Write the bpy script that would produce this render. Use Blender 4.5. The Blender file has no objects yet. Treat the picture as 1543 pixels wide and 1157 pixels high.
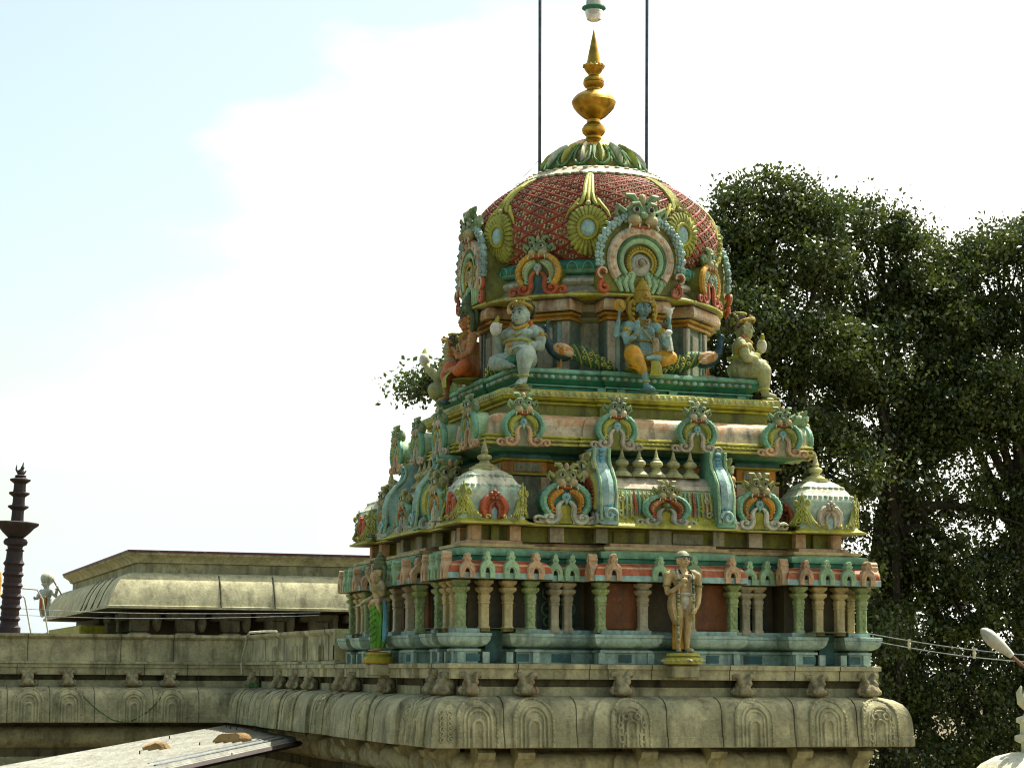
import bpy, bmesh, math, random
import numpy as np
from mathutils import Vector, Matrix
PI = math.pi
sc = bpy.context.scene
col = sc.collection
R = math.radians

# ------------------------------------------------------------------ materials
M = {}
def nt(name):
    m = bpy.data.materials.new(name); m.use_nodes = True
    t = m.node_tree; b = t.nodes['Principled BSDF']
    M[name] = m
    return m, t, b
def node(t, typ, **kw):
    n = t.nodes.new(typ)
    for k, v in kw.items():
        if k in n.inputs: n.inputs[k].default_value = v
        else: setattr(n, k, v)
    return n
def ramp(t, fac, p0, p1, c0=(0, 0, 0, 1), c1=(1, 1, 1, 1)):
    r = t.nodes.new('ShaderNodeValToRGB'); e = r.color_ramp.elements
    e[0].position, e[0].color, e[1].position, e[1].color = p0, c0, p1, c1
    t.links.new(fac, r.inputs[0]); return r.outputs[0]
def mix(t, fac, a, b, mode='MIX'):
    n = t.nodes.new('ShaderNodeMix'); n.data_type = 'RGBA'; n.blend_type = mode
    for s, v in ((0, fac), (6, a), (7, b)):
        if hasattr(v, 'is_linked') or hasattr(v, 'links'): t.links.new(v, n.inputs[s])
        else: n.inputs[s].default_value = v
    return n.outputs[2]
SATUR = 1.02
def c4(c, k=1.0): return (min(1, c[0]*k), min(1, c[1]*k), min(1, c[2]*k), 1)

def paint(name, c, wear=.35, rough=.6, worn=(.42, .40, .33), dirt=(.035, .035, .025), scale=1.0, bump=.25, streak=.35, spec=.35, extra=None):
    """weathered painted plaster or stone: mottled tone, pale worn patches, dark rain streaks and specks"""
    m, t, b = nt(name)
    g = t.nodes.new('ShaderNodeNewGeometry')
    def noise(s, det=5, sx=1, sz=1, rough_=.6):
        mp = t.nodes.new('ShaderNodeMapping'); mp.inputs['Scale'].default_value = (sx, sx, sz)
        t.links.new(g.outputs['Position'], mp.inputs['Vector'])
        n = node(t, 'ShaderNodeTexNoise', Scale=s*scale, Detail=det, Roughness=rough_)
        t.links.new(mp.outputs[0], n.inputs['Vector']); return n.outputs['Fac']
    n1, n2, n3, n4, n5 = noise(2.3), noise(6.5), noise(5.0, 5, 1, .18), noise(24, 3), noise(15, 8, 1, 1, .75)
    def rich(q, k):                                                   # the palette's saturation and slight yellow-green cast
        l = .3*q[0] + .6*q[1] + .1*q[2]; return tuple(max(.004, (l + (v - l)*k))*w_ for v, w_ in zip(q, (1.0, 1.03, .88)))
    k_ = .92 if 'stone' in name else SATUR
    c, worn, extra = rich(c, k_), rich(worn, min(k_, 1.1)), (rich(extra, min(k_, 1.15)) if extra else None)
    colr = mix(t, ramp(t, n1, .35, .65), c4(c, .72), c4(c, 1.2))
    if extra: colr = mix(t, ramp(t, noise(1.7, 4), .48, .60), colr, c4(extra))
    colr = mix(t, ramp(t, n2, .61 - .12*wear, .78 - .10*wear, (0, 0, 0, 1), c4((.75,)*3)), colr, c4(worn))
    if streak > 0:
        colr = mix(t, ramp(t, n3, .50, .70, (0, 0, 0, 1), c4((min(.85, streak*1.35),)*3)), colr, c4(dirt))
    colr = mix(t, ramp(t, n4, .62, .74, (0, 0, 0, 1), c4((.55*min(1, wear+.3),)*3)), colr, c4(dirt, 1.6))
    colr = mix(t, 1.0, colr, ramp(t, n5, .32, .55, c4((.45 + .3*(1-wear),)*3), (1, 1, 1, 1)), 'MULTIPLY')
    t.links.new(colr, b.inputs['Base Color'])
    b.inputs['Roughness'].default_value = rough
    b.inputs['Specular IOR Level'].default_value = spec
    bp = node(t, 'ShaderNodeBump', Strength=bump, Distance=.02)
    hn = t.nodes.new('ShaderNodeMath'); hn.operation = 'ADD'
    t.links.new(n5, hn.inputs[0]); t.links.new(n4, hn.inputs[1])
    t.links.new(hn.outputs[0], bp.inputs['Height']); t.links.new(bp.outputs[0], b.inputs['Normal'])
    return m

STONE_DIRT = (.03, .028, .018)
paint('stone', (.45, .405, .255), wear=.3, rough=.85, worn=(.30, .28, .20), dirt=STONE_DIRT, streak=.42, bump=.6, spec=.2, extra=(.31, .285, .18))
paint('stone_warm', (.36, .29, .15), wear=.3, rough=.85, worn=(.38, .34, .24), dirt=STONE_DIRT, streak=.5, bump=.5, spec=.2)
paint('stone_dark', (.12, .105, .065), wear=.2, rough=.9, worn=(.2, .18, .12), dirt=(.015, .015, .01), streak=.6, bump=.5, spec=.2)
paint('stone_head', (.34, .30, .19), wear=.4, rough=.85, worn=(.38, .32, .21), dirt=STONE_DIRT, streak=.4, bump=.6, scale=2, spec=.2, extra=(.27, .20, .12))
paint('hall_stone', (.56, .51, .34), wear=.25, rough=.85, worn=(.45, .42, .32), dirt=(.08, .07, .045), streak=.35, bump=.3, spec=.2)
paint('purple_stone', (.04, .022, .026), wear=.2, rough=.7, worn=(.09, .06, .06), streak=.4)
paint('plinth_blue', (.33, .45, .42), wear=.45, worn=(.42, .47, .43), dirt=(.02, .05, .06), streak=.5)
paint('plinth_dark', (.05, .135, .15), wear=.3, worn=(.15, .22, .22), streak=.5)
paint('teal', (.035, .20, .14), wear=.35, worn=(.14, .26, .21), streak=.4)
paint('teal_light', (.17, .37, .27), wear=.45, worn=(.35, .45, .38), streak=.35)
paint('mint', (.31, .46, .29), wear=.4, worn=(.4, .5, .38), streak=.3)
paint('olive_yellow', (.37, .34, .035), wear=.3, worn=(.45, .42, .18), dirt=(.05, .05, .015), streak=.45)
paint('olive', (.19, .19, .03), wear=.3, worn=(.3, .28, .12), streak=.5)
paint('bead_yellow', (.46, .42, .10), wear=.3, worn=(.5, .5, .3), streak=.3)
paint('leaf_yellow', (.34, .35, .07), wear=.35, worn=(.5, .5, .3), streak=.35)
paint('orange', (.52, .21, .025), wear=.3, worn=(.5, .35, .2), streak=.4)
paint('gold_paint', (.48, .26, .03), wear=.3, worn=(.5, .4, .2), streak=.35)
paint('rib_red', (.30, .055, .03), wear=.55, worn=(.42, .22, .14), streak=.5)
paint('red', (.42, .095, .035), wear=.45, worn=(.5, .28, .18), streak=.4)
paint('peach', (.56, .36, .22), wear=.5, worn=(.50, .44, .30), streak=.4)
paint('peach_dirty', (.56, .36, .21), wear=.55, worn=(.52, .13, .03), dirt=(.05, .04, .025), streak=.7, extra=(.52, .44, .32))
paint('cream_dirty', (.54, .45, .33), wear=.5, worn=(.50, .22, .08), dirt=(.045, .04, .03), streak=.85, extra=(.42, .36, .28))
paint('pale_pink', (.58, .47, .36), wear=.5, worn=(.55, .5, .42), streak=.4)
paint('grey_pink', (.46, .39, .31), wear=.5, worn=(.5, .42, .36), streak=.4)
paint('pale_blue', (.30, .46, .47), wear=.5, worn=(.6, .62, .58), streak=.3)
paint('sky_blue', (.12, .30, .42), wear=.4, worn=(.4, .5, .5), streak=.3)
paint('white_paint', (.58, .58, .48), wear=.5, worn=(.42, .38, .30), streak=.45)
paint('kuta_white', (.36, .45, .38), wear=.5, worn=(.22, .38, .38), streak=.5, extra=(.52, .54, .44))
paint('lilac_grey', (.40, .41, .37), wear=.5, worn=(.5, .47, .42), streak=.4)
paint('column_green', (.26, .33, .15), wear=.6, worn=(.40, .42, .26), streak=.4, scale=1.6)
paint('column_yellow', (.46, .36, .18), wear=.3, worn=(.5, .4, .2), streak=.35)
paint('column_grey', (.44, .38, .27), wear=.4, worn=(.45, .4, .33), streak=.35)
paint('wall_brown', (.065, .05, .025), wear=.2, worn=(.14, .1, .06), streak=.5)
paint('wall_orange', (.19, .065, .018), wear=.2, worn=(.32, .15, .08), streak=.5)
paint('wall_green', (.022, .04, .026), wear=.25, worn=(.09, .13, .09), streak=.4)
paint('cheek_tan', (.42, .34, .19), wear=.4, worn=(.3, .3, .18), streak=.35)
paint('neck_teal', (.15, .21, .18), wear=.5, worn=(.32, .28, .2), streak=.55)
paint('vine_green', (.10, .19, .12), wear=.4, worn=(.14, .2, .14), streak=.3)
paint('griva_grey', (.29, .28, .19), wear=.5, worn=(.35, .3, .22), streak=.6)
paint('finial_cream', (.42, .40, .20), wear=.4, worn=(.5, .48, .34), streak=.4)
paint('lotus_green', (.06, .17, .05), wear=.4, worn=(.3, .36, .2), streak=.3)
paint('face_green', (.20, .30, .17), wear=.45, worn=(.35, .33, .2), streak=.3)
paint('face_olive', (.28, .29, .12), wear=.45, worn=(.4, .36, .2), streak=.35)
paint('black_paint', (.012, .012, .014), wear=.1, streak=0)
paint('eye_white', (.50, .50, .44), wear=.15, streak=0)
paint('blue_skin', (.22, .37, .39), wear=.4, worn=(.35, .46, .46), streak=.35, bump=.4)
paint('pale_skin', (.34, .42, .38), wear=.4, worn=(.45, .52, .5), streak=.35, bump=.4)
paint('cream_skin', (.54, .39, .20), wear=.35, worn=(.55, .5, .36), streak=.35, bump=.4)
paint('olive_skin', (.33, .33, .17), wear=.4, worn=(.48, .48, .34), streak=.35, bump=.4)
paint('orange_skin', (.44, .19, .09), wear=.35, worn=(.5, .34, .2), streak=.35, bump=.4)
paint('dhoti_orange', (.58, .31, .03), wear=.25, worn=(.55, .1, .03), streak=.35, bump=.4)
paint('dhoti_red', (.48, .12, .03), wear=.25, worn=(.5, .22, .06), streak=.35, bump=.4)
paint('crown_gold', (.34, .23, .025), wear=.35, worn=(.45, .38, .12), dirt=(.04, .03, .01), streak=.3, rough=.45)
paint('crown_green', (.08, .11, .05), wear=.35, worn=(.25, .25, .1), streak=.3)
paint('dress_green', (.10, .30, .03), wear=.3, worn=(.25, .4, .1), streak=.3, bump=.2)
paint('peacock_blue', (.02, .06, .085), wear=.2, worn=(.05, .18, .17), streak=.2, rough=.4)
paint('peacock_green', (.055, .14, .05), wear=.3, worn=(.2, .28, .1), streak=.3)
paint('cloth_white', (.56, .56, .52), wear=.3, worn=(.45, .42, .38), streak=.2, bump=.2)
paint('rock', (.34, .21, .095), wear=.35, rough=.9, worn=(.42, .3, .17), streak=.2, bump=.9)
paint('earth', (.13, .10, .06), wear=.3, rough=.95, streak=0, bump=.5, scale=.2)
paint('bark', (.055, .042, .03), wear=.3, rough=.95, worn=(.1, .085, .06), streak=.5, bump=.9)
paint('cream_plaster', (.66, .62, .46), wear=.25, worn=(.6, .5, .38), streak=.15)
paint('maroon_tin', (.14, .04, .06), wear=.3, streak=.3)
paint('lamp_housing', (.55, .55, .52), wear=.2, rough=.4, streak=.2)
paint('rust_arm', (.20, .10, .07), wear=.3, rough=.6)

def metal(name, c, rough, bump=0, mt=1.0):
    m, t, b = nt(name)
    b.inputs['Metallic'].default_value = mt
    tc = t.nodes.new('ShaderNodeNewGeometry')
    n = node(t, 'ShaderNodeTexNoise', Scale=9, Detail=5); t.links.new(tc.outputs['Position'], n.inputs['Vector'])
    t.links.new(mix(t, ramp(t, n.outputs['Fac'], .35, .65), c4(c, .6), c4(c, 1.1)), b.inputs['Base Color'])
    mr = node(t, 'ShaderNodeMapRange'); mr.inputs[3].default_value = rough*.7; mr.inputs[4].default_value = rough*1.4
    t.links.new(n.outputs['Fac'], mr.inputs[0]); t.links.new(mr.outputs[0], b.inputs['Roughness'])
    if bump:
        bp = node(t, 'ShaderNodeBump', Strength=bump, Distance=.02); t.links.new(n.outputs['Fac'], bp.inputs['Height']); t.links.new(bp.outputs[0], b.inputs['Normal'])
    return m
metal('brass', (.50, .30, .045), .34, .2)
metal('steel_pole', (.10, .115, .13), .5)
paint('tin_roof', (.30, .30, .29), wear=.25, rough=.5, worn=(.40, .38, .33), dirt=(.12, .10, .08), streak=.2, bump=.05)
metal('wire', (.35, .38, .38), .5, 0, .5)

def glass_mat():
    m, t, b = nt('frosted_glass')
    b.inputs['Base Color'].default_value = (.72, .68, .60, 1); b.inputs['Roughness'].default_value = .25
    b.inputs['Transmission Weight'].default_value = .35
glass_mat()

def lattice_mat():
    """dome skin: a diagonal net of red ribs, a pale flower with a beaded rim and dark eye in each lozenge"""
    m, t, b = nt('dome_lattice')
    uv = t.nodes.new('ShaderNodeUVMap'); s = t.nodes.new('ShaderNodeSeparateXYZ'); t.links.new(uv.outputs[0], s.inputs[0])
    def mth(op, a, c=None):
        n = t.nodes.new('ShaderNodeMath'); n.operation = op
        for i, v in enumerate((a, c)):
            if v is None: continue
            if isinstance(v, (int, float)): n.inputs[i].default_value = v
            else: t.links.new(v, n.inputs[i])
        return n.outputs[0]
    p = mth('FRACT', mth('ADD', s.outputs[0], s.outputs[1])); q = mth('FRACT', mth('SUBTRACT', s.outputs[0], s.outputs[1]))
    dp = mth('ABSOLUTE', mth('SUBTRACT', p, .5)); dq = mth('ABSOLUTE', mth('SUBTRACT', q, .5))
    edge = mth('MAXIMUM', dp, dq)                                   # .5 on the ribs, 0 in the lozenge's middle
    rad = mth('SQRT', mth('ADD', mth('MULTIPLY', dp, dp), mth('MULTIPLY', dq, dq)))
    rib = ramp(t, edge, .39, .44)
    petal = mth('SINE', mth('MULTIPLY', mth('ARCTAN2', mth('SUBTRACT', p, .5), mth('SUBTRACT', q, .5)), 8))
    flower = ramp(t, mth('ADD', rad, mth('MULTIPLY', petal, .035)), .19, .27)
    eye = ramp(t, rad, .07, .11)
    ring = ramp(t, mth('ABSOLUTE', mth('SUBTRACT', rad, .17)), .02, .05)
    g = t.nodes.new('ShaderNodeNewGeometry')
    n = node(t, 'ShaderNodeTexNoise', Scale=3.0, Detail=5); t.links.new(g.outputs['Position'], n.inputs['Vector'])
    n2 = node(t, 'ShaderNodeTexNoise', Scale=22, Detail=3); t.links.new(g.outputs['Position'], n2.inputs['Vector'])
    base = mix(t, ramp(t, n.outputs['Fac'], .4, .62), (.42, .13, .055, 1), (.47, .21, .11, 1))
    pet = mix(t, ramp(t, n.outputs['Fac'], .4, .6), (.46, .22, .12, 1), (.52, .33, .21, 1))
    cc = mix(t, flower, pet, base)
    cc = mix(t, ring, (.20, .14, .08, 1), cc)
    cc = mix(t, eye, (.10, .10, .05, 1), cc)
    cc = mix(t, ramp(t, n2.outputs['Fac'], .52, .68, (0, 0, 0, 1), (.7, .7, .7, 1)), cc, (.06, .05, .03, 1))
    mp = t.nodes.new('ShaderNodeMapping'); mp.inputs['Scale'].default_value = (4, 4, .9); t.links.new(g.outputs['Position'], mp.inputs['Vector'])
    n3 = node(t, 'ShaderNodeTexNoise', Scale=1.6, Detail=6, Roughness=.65); t.links.new(mp.outputs[0], n3.inputs['Vector'])
    cc = mix(t, ramp(t, n3.outputs['Fac'], .46, .66, (0, 0, 0, 1), (.6, .6, .6, 1)), cc, (.11, .075, .045, 1))
    t.links.new(cc, b.inputs['Base Color']); b.inputs['Roughness'].default_value = .85; b.inputs['Specular IOR Level'].default_value = .15
    h = mth('ADD', mth('MULTIPLY', flower, -.6), mth('MULTIPLY', eye, -.5))
    bp = node(t, 'ShaderNodeBump', Strength=1.0, Distance=.05); t.links.new(h, bp.inputs['Height']); t.links.new(bp.outputs[0], b.inputs['Normal'])
lattice_mat()

def leaf_mat(name, c):
    m, t, b = nt(name)
    g = t.nodes.new('ShaderNodeNewGeometry')
    n = node(t, 'ShaderNodeTexNoise', Scale=.55, Detail=3); t.links.new(g.outputs['Position'], n.inputs['Vector'])
    cc = mix(t, g.outputs['Random Per Island'], c4(c, .55), c4((c[0]*1.35, c[1]*1.25, c[2])))
    cc = mix(t, ramp(t, n.outputs['Fac'], .42, .64), cc, c4((c[0]*1.9, c[1]*1.6, c[2]*1.0)))
    n2 = node(t, 'ShaderNodeTexNoise', Scale=1.7, Detail=3); t.links.new(g.outputs['Position'], n2.inputs['Vector'])
    cc = mix(t, ramp(t, n2.outputs['Fac'], .45, .6), c4((c[0]*.6, c[1]*.62, c[2]*.6)), cc)
    t.links.new(cc, b.inputs['Base Color']); b.inputs['Roughness'].default_value = .36
    b.inputs['Specular IOR Level'].default_value = .5
    tr = t.nodes.new('ShaderNodeBsdfTranslucent'); t.links.new(mix(t, .5, cc, c4((.10, .16, .02))), tr.inputs[0])
    mx = t.nodes.new('ShaderNodeMixShader'); mx.inputs[0].default_value = .25
    t.links.new(b.outputs[0], mx.inputs[1]); t.links.new(tr.outputs[0], mx.inputs[2])
    t.links.new(mx.outputs[0], t.nodes['Material Output'].inputs[0])
leaf_mat('leaf', (.072, .105, .026))
leaf_mat('leaf_pale', (.05, .075, .018))

# ------------------------------------------------------------------ mesh builder
class MB:
    def __init__(s): s.v, s.f, s.m, s.mats, s.T = [], [], [], [], Matrix()
    def mi(s, name):
        if name not in s.mats: s.mats.append(name)
        return s.mats.index(name)
    def add(s, vs, fs, mat):
        o = len(s.v); s.v += [tuple(s.T @ Vector(p)) for p in vs]
        k = s.mi(mat) if isinstance(mat, str) else None
        flip = s.T.determinant() < 0
        for i, f in enumerate(fs):
            f = f[::-1] if flip else f; s.f.append([o + a for a in f]); s.m.append(k if k is not None else s.mi(mat[i]))
    def box(s, c, d, mat, rz=0, bev=0):
        x, y, z = (d[0]/2, d[1]/2, d[2]/2)
        if bev:
            p = [(-x+bev, -y), (x-bev, -y), (x, -y+bev), (x, y-bev), (x-bev, y), (-x+bev, y), (-x, y-bev), (-x, -y+bev)]
            vs = []
            for zz, k in ((-z, bev), (-z+bev, 0), (z-bev, 0), (z, bev)):
                for a, b_ in p: vs.append((a - math.copysign(k, a), b_ - math.copysign(k, b_), zz))
            n = 8; fs = [list(range(n))[::-1], [3*n + i for i in range(n)]]
            for r in range(3):
                for i in range(n): fs.append([r*n+i, r*n+(i+1) % n, (r+1)*n+(i+1) % n, (r+1)*n+i])
        else:
            vs = [(a, b_, e) for e in (-z, z) for a, b_ in ((-x, -y), (x, -y), (x, y), (-x, y))]
            fs = [[3, 2, 1, 0], [4, 5, 6, 7], [0, 1, 5, 4], [1, 2, 6, 5], [2, 3, 7, 6], [3, 0, 4, 7]]
        ca, sa = math.cos(rz), math.sin(rz)
        s.add([(c[0]+a*ca-b_*sa, c[1]+a*sa+b_*ca, c[2]+e) for a, b_, e in vs], fs, mat)
    def rings(s, rings, mats, cap0=False, cap1=False, closed=True):
        n = len(rings[0]); vs = [p for r in rings for p in r]; fs, ms = [], []
        for r in range(len(rings)-1):
            mm = mats if isinstance(mats, str) else mats[r]
            for i in range(n if closed else n-1):
                j = (i+1) % n
                fs.append([r*n+i, r*n+j, (r+1)*n+j, (r+1)*n+i]); ms.append(mm)
        a, z_ = (mats, mats) if isinstance(mats, str) else (mats[0], mats[-1])
        if cap0: fs.append(list(range(n))[::-1]); ms.append(a)
        if cap1: fs.append([(len(rings)-1)*n + i for i in range(n)]); ms.append(z_)
        s.add(vs, fs, ms)
    def lathe(s, prof, seg, mats, c=(0, 0), ph=0, cap=True, sq=None):
        """prof: (r, z). sq: exponent of a superellipse section (None = round)"""
        rs = []
        for r, z in prof:
            ring = []
            for i in range(seg):
                a = ph + 2*PI*i/seg; k = 1
                if sq: k = 1/(abs(math.cos(a))**sq + abs(math.sin(a))**sq)**(1/sq)
                ring.append((c[0]+r*k*math.cos(a), c[1]+r*k*math.sin(a), z))
            rs.append(ring)
        s.rings(rs, mats, cap, cap)
    def tube(s, path, rad, mat, seg=6, flat=1.0, cap=True):
        P = [Vector(p) for p in path]; n = len(P)
        rr = rad if isinstance(rad, (list, tuple)) else [rad]*n
        rs, up = [], None
        for i in range(n):
            d = (P[min(i+1, n-1)] - P[max(i-1, 0)])
            d = d.normalized() if d.length > 1e-9 else Vector((0, 0, 1))
            if up is None:
                up = Vector((0, 1, 0)) if abs(d.y) < .9 else Vector((1, 0, 0))
            up = (up - d*up.dot(d)); up = up.normalized() if up.length > 1e-6 else d.orthogonal().normalized()
            sd = d.cross(up)
            rs.append([tuple(P[i] + (sd*math.cos(a) + up*flat*math.sin(a))*rr[i]) for a in (2*PI*k/seg for k in range(seg))])
        s.rings(rs, mat, cap, cap)
    def ell(s, c, r, mat, rot=None, seg=10, rg=7):
        if isinstance(r, (int, float)): r = (r, r, r)
        rot = rot or Matrix.Identity(3); c = Vector(c); rs = []
        for j in range(1, rg):
            t = PI*j/rg
            rs.append([tuple(c + rot @ Vector((r[0]*math.sin(t)*math.cos(a), r[1]*math.sin(t)*math.sin(a), -r[2]*math.cos(t)))) for a in (2*PI*i/seg for i in range(seg))])
        n = seg; vs = [p for q in rs for p in q]; fs = []
        for k in range(len(rs)-1):
            for i in range(n): fs.append([k*n+i, k*n+(i+1) % n, (k+1)*n+(i+1) % n, (k+1)*n+i])
        b, tp = len(vs), len(vs)+1
        vs += [tuple(c + rot @ Vector((0, 0, -r[2]))), tuple(c + rot @ Vector((0, 0, r[2])))]
        L = (len(rs)-1)*n
        for i in range(n): fs.append([b, (i+1) % n, i]); fs.append([tp, L+i, L+(i+1) % n])
        s.add(vs, fs, mat)
    def prism(s, poly, y0, y1, mat, bev=0):
        """poly in XZ, counter-clockwise seen from -Y; extruded from y0 (front) to y1"""
        n = len(poly); cx = sum(p[0] for p in poly)/n; cz = sum(p[1] for p in poly)/n
        def ins(b): return [(x - (x-cx)/max(1e-6, math.hypot(x-cx, z-cz))*b, z - (z-cz)/max(1e-6, math.hypot(x-cx, z-cz))*b) for x, z in poly]
        rs = []
        if bev: rs.append([(x, y0, z) for x, z in ins(bev)]); rs.append([(x, y0+bev, z) for x, z in poly])
        else: rs.append([(x, y0, z) for x, z in poly])
        rs.append([(x, y1, z) for x, z in poly])
        n_ = len(rs); vs = [p for r in rs for p in r]; fs = [list(range(n))]
        for r in range(n_-1):
            for i in range(n): fs.append([r*n+(i+1) % n, r*n+i, (r+1)*n+i, (r+1)*n+(i+1) % n])
        fs.append([(n_-1)*n+i for i in range(n)][::-1])
        s.add(vs, fs, mat)
    def mesh(s, name, ang=38):
        me = bpy.data.meshes.new(name); me.from_pydata(s.v, [], s.f)
        for k in s.mats: me.materials.append(M[k])
        me.polygons.foreach_set('material_index', s.m); me.polygons.foreach_set('use_smooth', [True]*len(s.f))
        me.update(); me.set_sharp_from_angle(angle=R(ang)); return me
    def build(s, name, parent=None, loc=None, rz=0, ang=38, **tags):
        return obj(name, s.mesh(name, ang), parent, loc, rz, **tags)

def obj(name, me, parent=None, loc=None, rz=0, scale=None, **tags):
    o = bpy.data.objects.new(name, me); col.objects.link(o)
    if parent: o.parent = parent
    if loc is not None: o.location = loc
    o.rotation_euler.z = rz
    if scale is not None: o.scale = scale if hasattr(scale, '__len__') else (scale,)*3
    for k, v in tags.items(): o[k] = v
    return o
def thing(name, label, cat, loc=(0, 0, 0), rz=0, group=None):
    o = obj(name, None, None, loc, rz, label=label, category=cat)
    if group: o['group'] = group
    return o

def arc(cx, cz, r, a0, a1, n, rz=None):
    rz = rz or r
    return [(cx + r*math.cos(R(a0 + (a1-a0)*i/n)), cz + rz*math.sin(R(a0 + (a1-a0)*i/n))) for i in range(n+1)]
def spiral(cx, cz, r0, r1, a0, a1, n):
    return [(cx + (r0+(r1-r0)*i/n)*math.cos(R(a0+(a1-a0)*i/n)), cz + (r0+(r1-r0)*i/n)*math.sin(R(a0+(a1-a0)*i/n))) for i in range(n+1)]
def mirror(p): return [(-x, z) for x, z in p]
def relief(mb, path, rad, mat, y=0, flat=1.0, seg=6): mb.tube([(x, y, z) for x, z in path], rad, mat, seg, flat)

# stepped square plan: segs = (x0, x1, depth) from left to right along the front; an outward offset d keeps every step parallel
def outline(h, segs, d):
    pts = []
    for i, (x0, x1, dep) in enumerate(segs):
        a = -(h + d) if i == 0 else x0 + d*(1 if segs[i-1][2] < dep else -1)
        b = (h + d) if i == len(segs)-1 else x1 + d*(1 if dep < segs[i+1][2] else -1)
        y = -(h - dep + d); pts += [(a, y), (b, y)]
    ring = []
    for k in range(4):
        ca, sa = (1, 0, -1, 0)[k], (0, 1, 0, -1)[k]
        ring += [(x*ca - y*sa, x*sa + y*ca) for x, y in pts][:-1]
    return ring
def sweep(mb, h, segs, prof, cap0=False, cap1=False):
    """prof: (offset, z, material of the strip up to the next ring)"""
    rs = [[(x, y, z) for x, y in outline(h, segs, d)] for d, z, _ in prof]
    mb.rings(rs, [p[2] for p in prof[:-1]], cap0, cap1)
# ================================================================== PAINTED TEMPLE TOWER
tower = thing('temple_tower', 'tall painted temple tower with stepped storeys, a red lattice dome and a gold finial', 'temple tower')
SIDES = [(0, 'front'), (-PI/2, 'left'), (PI/2, 'right')]
RC = .42
def bays(h, c0=1.88, m=1.22, r=RC, slot=None, step=0):
    """corner bay, recess, centre bay, recess, corner bay; slot = (half width, depth) cuts each bay in two"""
    if not slot: return [(-h, -c0, 0), (-c0, -m, r), (-m, m, -step), (m, c0, r), (c0, h, 0)]
    w, d = slot; s = 2.68
    return [(-h, -s-w, 0), (-s-w, -s+w, d), (-s+w, -c0, 0), (-c0, -m, r), (-m, -.16, 0), (-.16, .16, d), (.16, m, 0),
            (m, c0, r), (c0, s-w, 0), (s-w, s+w, d), (s+w, h, 0)]
H = 3.45
SEG, SEGS = bays(H), bays(H, slot=(.145, .34))

# plinth ---------------------------------------------------------------
mb = MB()
B, D = 'plinth_blue', 'plinth_dark'
sweep(mb, H, SEGS, [(-.15, .004, B), (-.15, .165, B), (-.115, .17, B), (-.115, .205, B), (-.15, .21, D), (-.16, .235, B), (-.10, .245, B), (-.045, .275, B), (-.012, .32, B),
                    (0, .365, B), (-.004, .385, B), (.012, .39, B), (.012, .432, B), (-.02, .437, B), (-.13, .442, B), (-.13, .50, B), (-.35, .503, B), (-.9, .505, B)])
for k in range(4):
    mb.T = Matrix.Rotation(k*PI/2, 4, 'Z')
    for x in (-3.24, -2.86, -2.5, -2.1, -1.08, -.3, .3, 1.08, 2.1, 2.5, 2.86, 3.24):
        mb.box((x, -H+.135, .086), (.10, .05, .158), B)
    for x in (-3.05, -2.3, -.7, .7, 2.3, 3.05): mb.box((x, -H+.147, .086), (.2, .02, .11), D)
    for x in (-2.68, 2.68): mb.box((x, -H+.335, .25), (.26, .02, .46), D)
    for x in (-1.55, 1.55): mb.box((x, -H+RC+.147, .086), (.3, .02, .12), D)
mb.T = Matrix()
mb.build('plinth', tower)

# wall behind the columns ----------------------------------------------
mb = MB()
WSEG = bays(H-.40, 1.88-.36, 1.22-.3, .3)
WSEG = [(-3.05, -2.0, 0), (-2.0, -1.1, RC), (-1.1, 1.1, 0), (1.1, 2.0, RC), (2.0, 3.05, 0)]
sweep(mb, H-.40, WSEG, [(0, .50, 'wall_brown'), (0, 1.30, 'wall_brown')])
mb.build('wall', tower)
mb = MB(); mb.box((0, 0, 0), (.62, .05, .70), 'wall_orange', bev=.012); me_or = mb.mesh('orange_panel')
mb = MB(); mb.box((0, .02, 0), (.70, .05, .70), 'wall_green')
for sx in (-1, 1):
    for cz, r0, a in ((.17, .10, 200), (-.06, .11, 160), (-.24, .08, 200)):
        relief(mb, [(sx*x, z) for x, z in spiral(.16, cz, r0*1.3, .015, a, a-500, 22)], [.018]*18+[.024]*5, 'vine_green', -.012, .8, 5)
    relief(mb, [(sx*x, z) for x, z in ((.02, -.33), (.05, -.15), (.015, 0), (.05, .17), (.01, .32))], .014, 'vine_green', -.01, .8, 5)
mb.ell((0, -.01, .12), (.05, .03, .07), 'vine_green')
me_vine = mb.mesh('vine_panel')

# columns ----------------------------------------------------------------
def column(c, carved=False):
    mb = MB(); q = 8 if carved else 12
    pr = [(.105, 0), (.105, .06), (.095, .07), (.085, .08), (.085, .40), (.098, .41), (.098, .43), (.085, .44), (.098, .47), (.106, .50), (.098, .53), (.082, .545),
          (.10, .56), (.14, .59), (.15, .61), (.14, .635), (.095, .65), (.10, .66), (.14, .69), (.155, .70), (.155, .735), (.09, .74), (.09, .79)]
    mb.lathe(pr, 32, c, sq=q, ph=PI/32)
    if carved:                                                   # vine carving on the shaft, petals on the cushion
        for k in range(4):
            mb.T = Matrix.Rotation(k*PI/2, 4, 'Z')
            for i in range(5): mb.ell(((-1)**i*.022, -.086, .12+.06*i), (.035, .014, .034), 'column_green', seg=6, rg=5)
            for i in range(4): mb.ell((-.09+.06*i, -.135, .613), (.026, .02, .024), 'leaf_yellow', seg=6, rg=5)
        mb.T = Matrix()
    mb.v = [(x*.76, y*.76, z) for x, y, z in mb.v]
    return mb.mesh('column')
me_cg, me_cy, me_cr = column('column_green', True), column('column_yellow'), column('column_grey')
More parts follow.
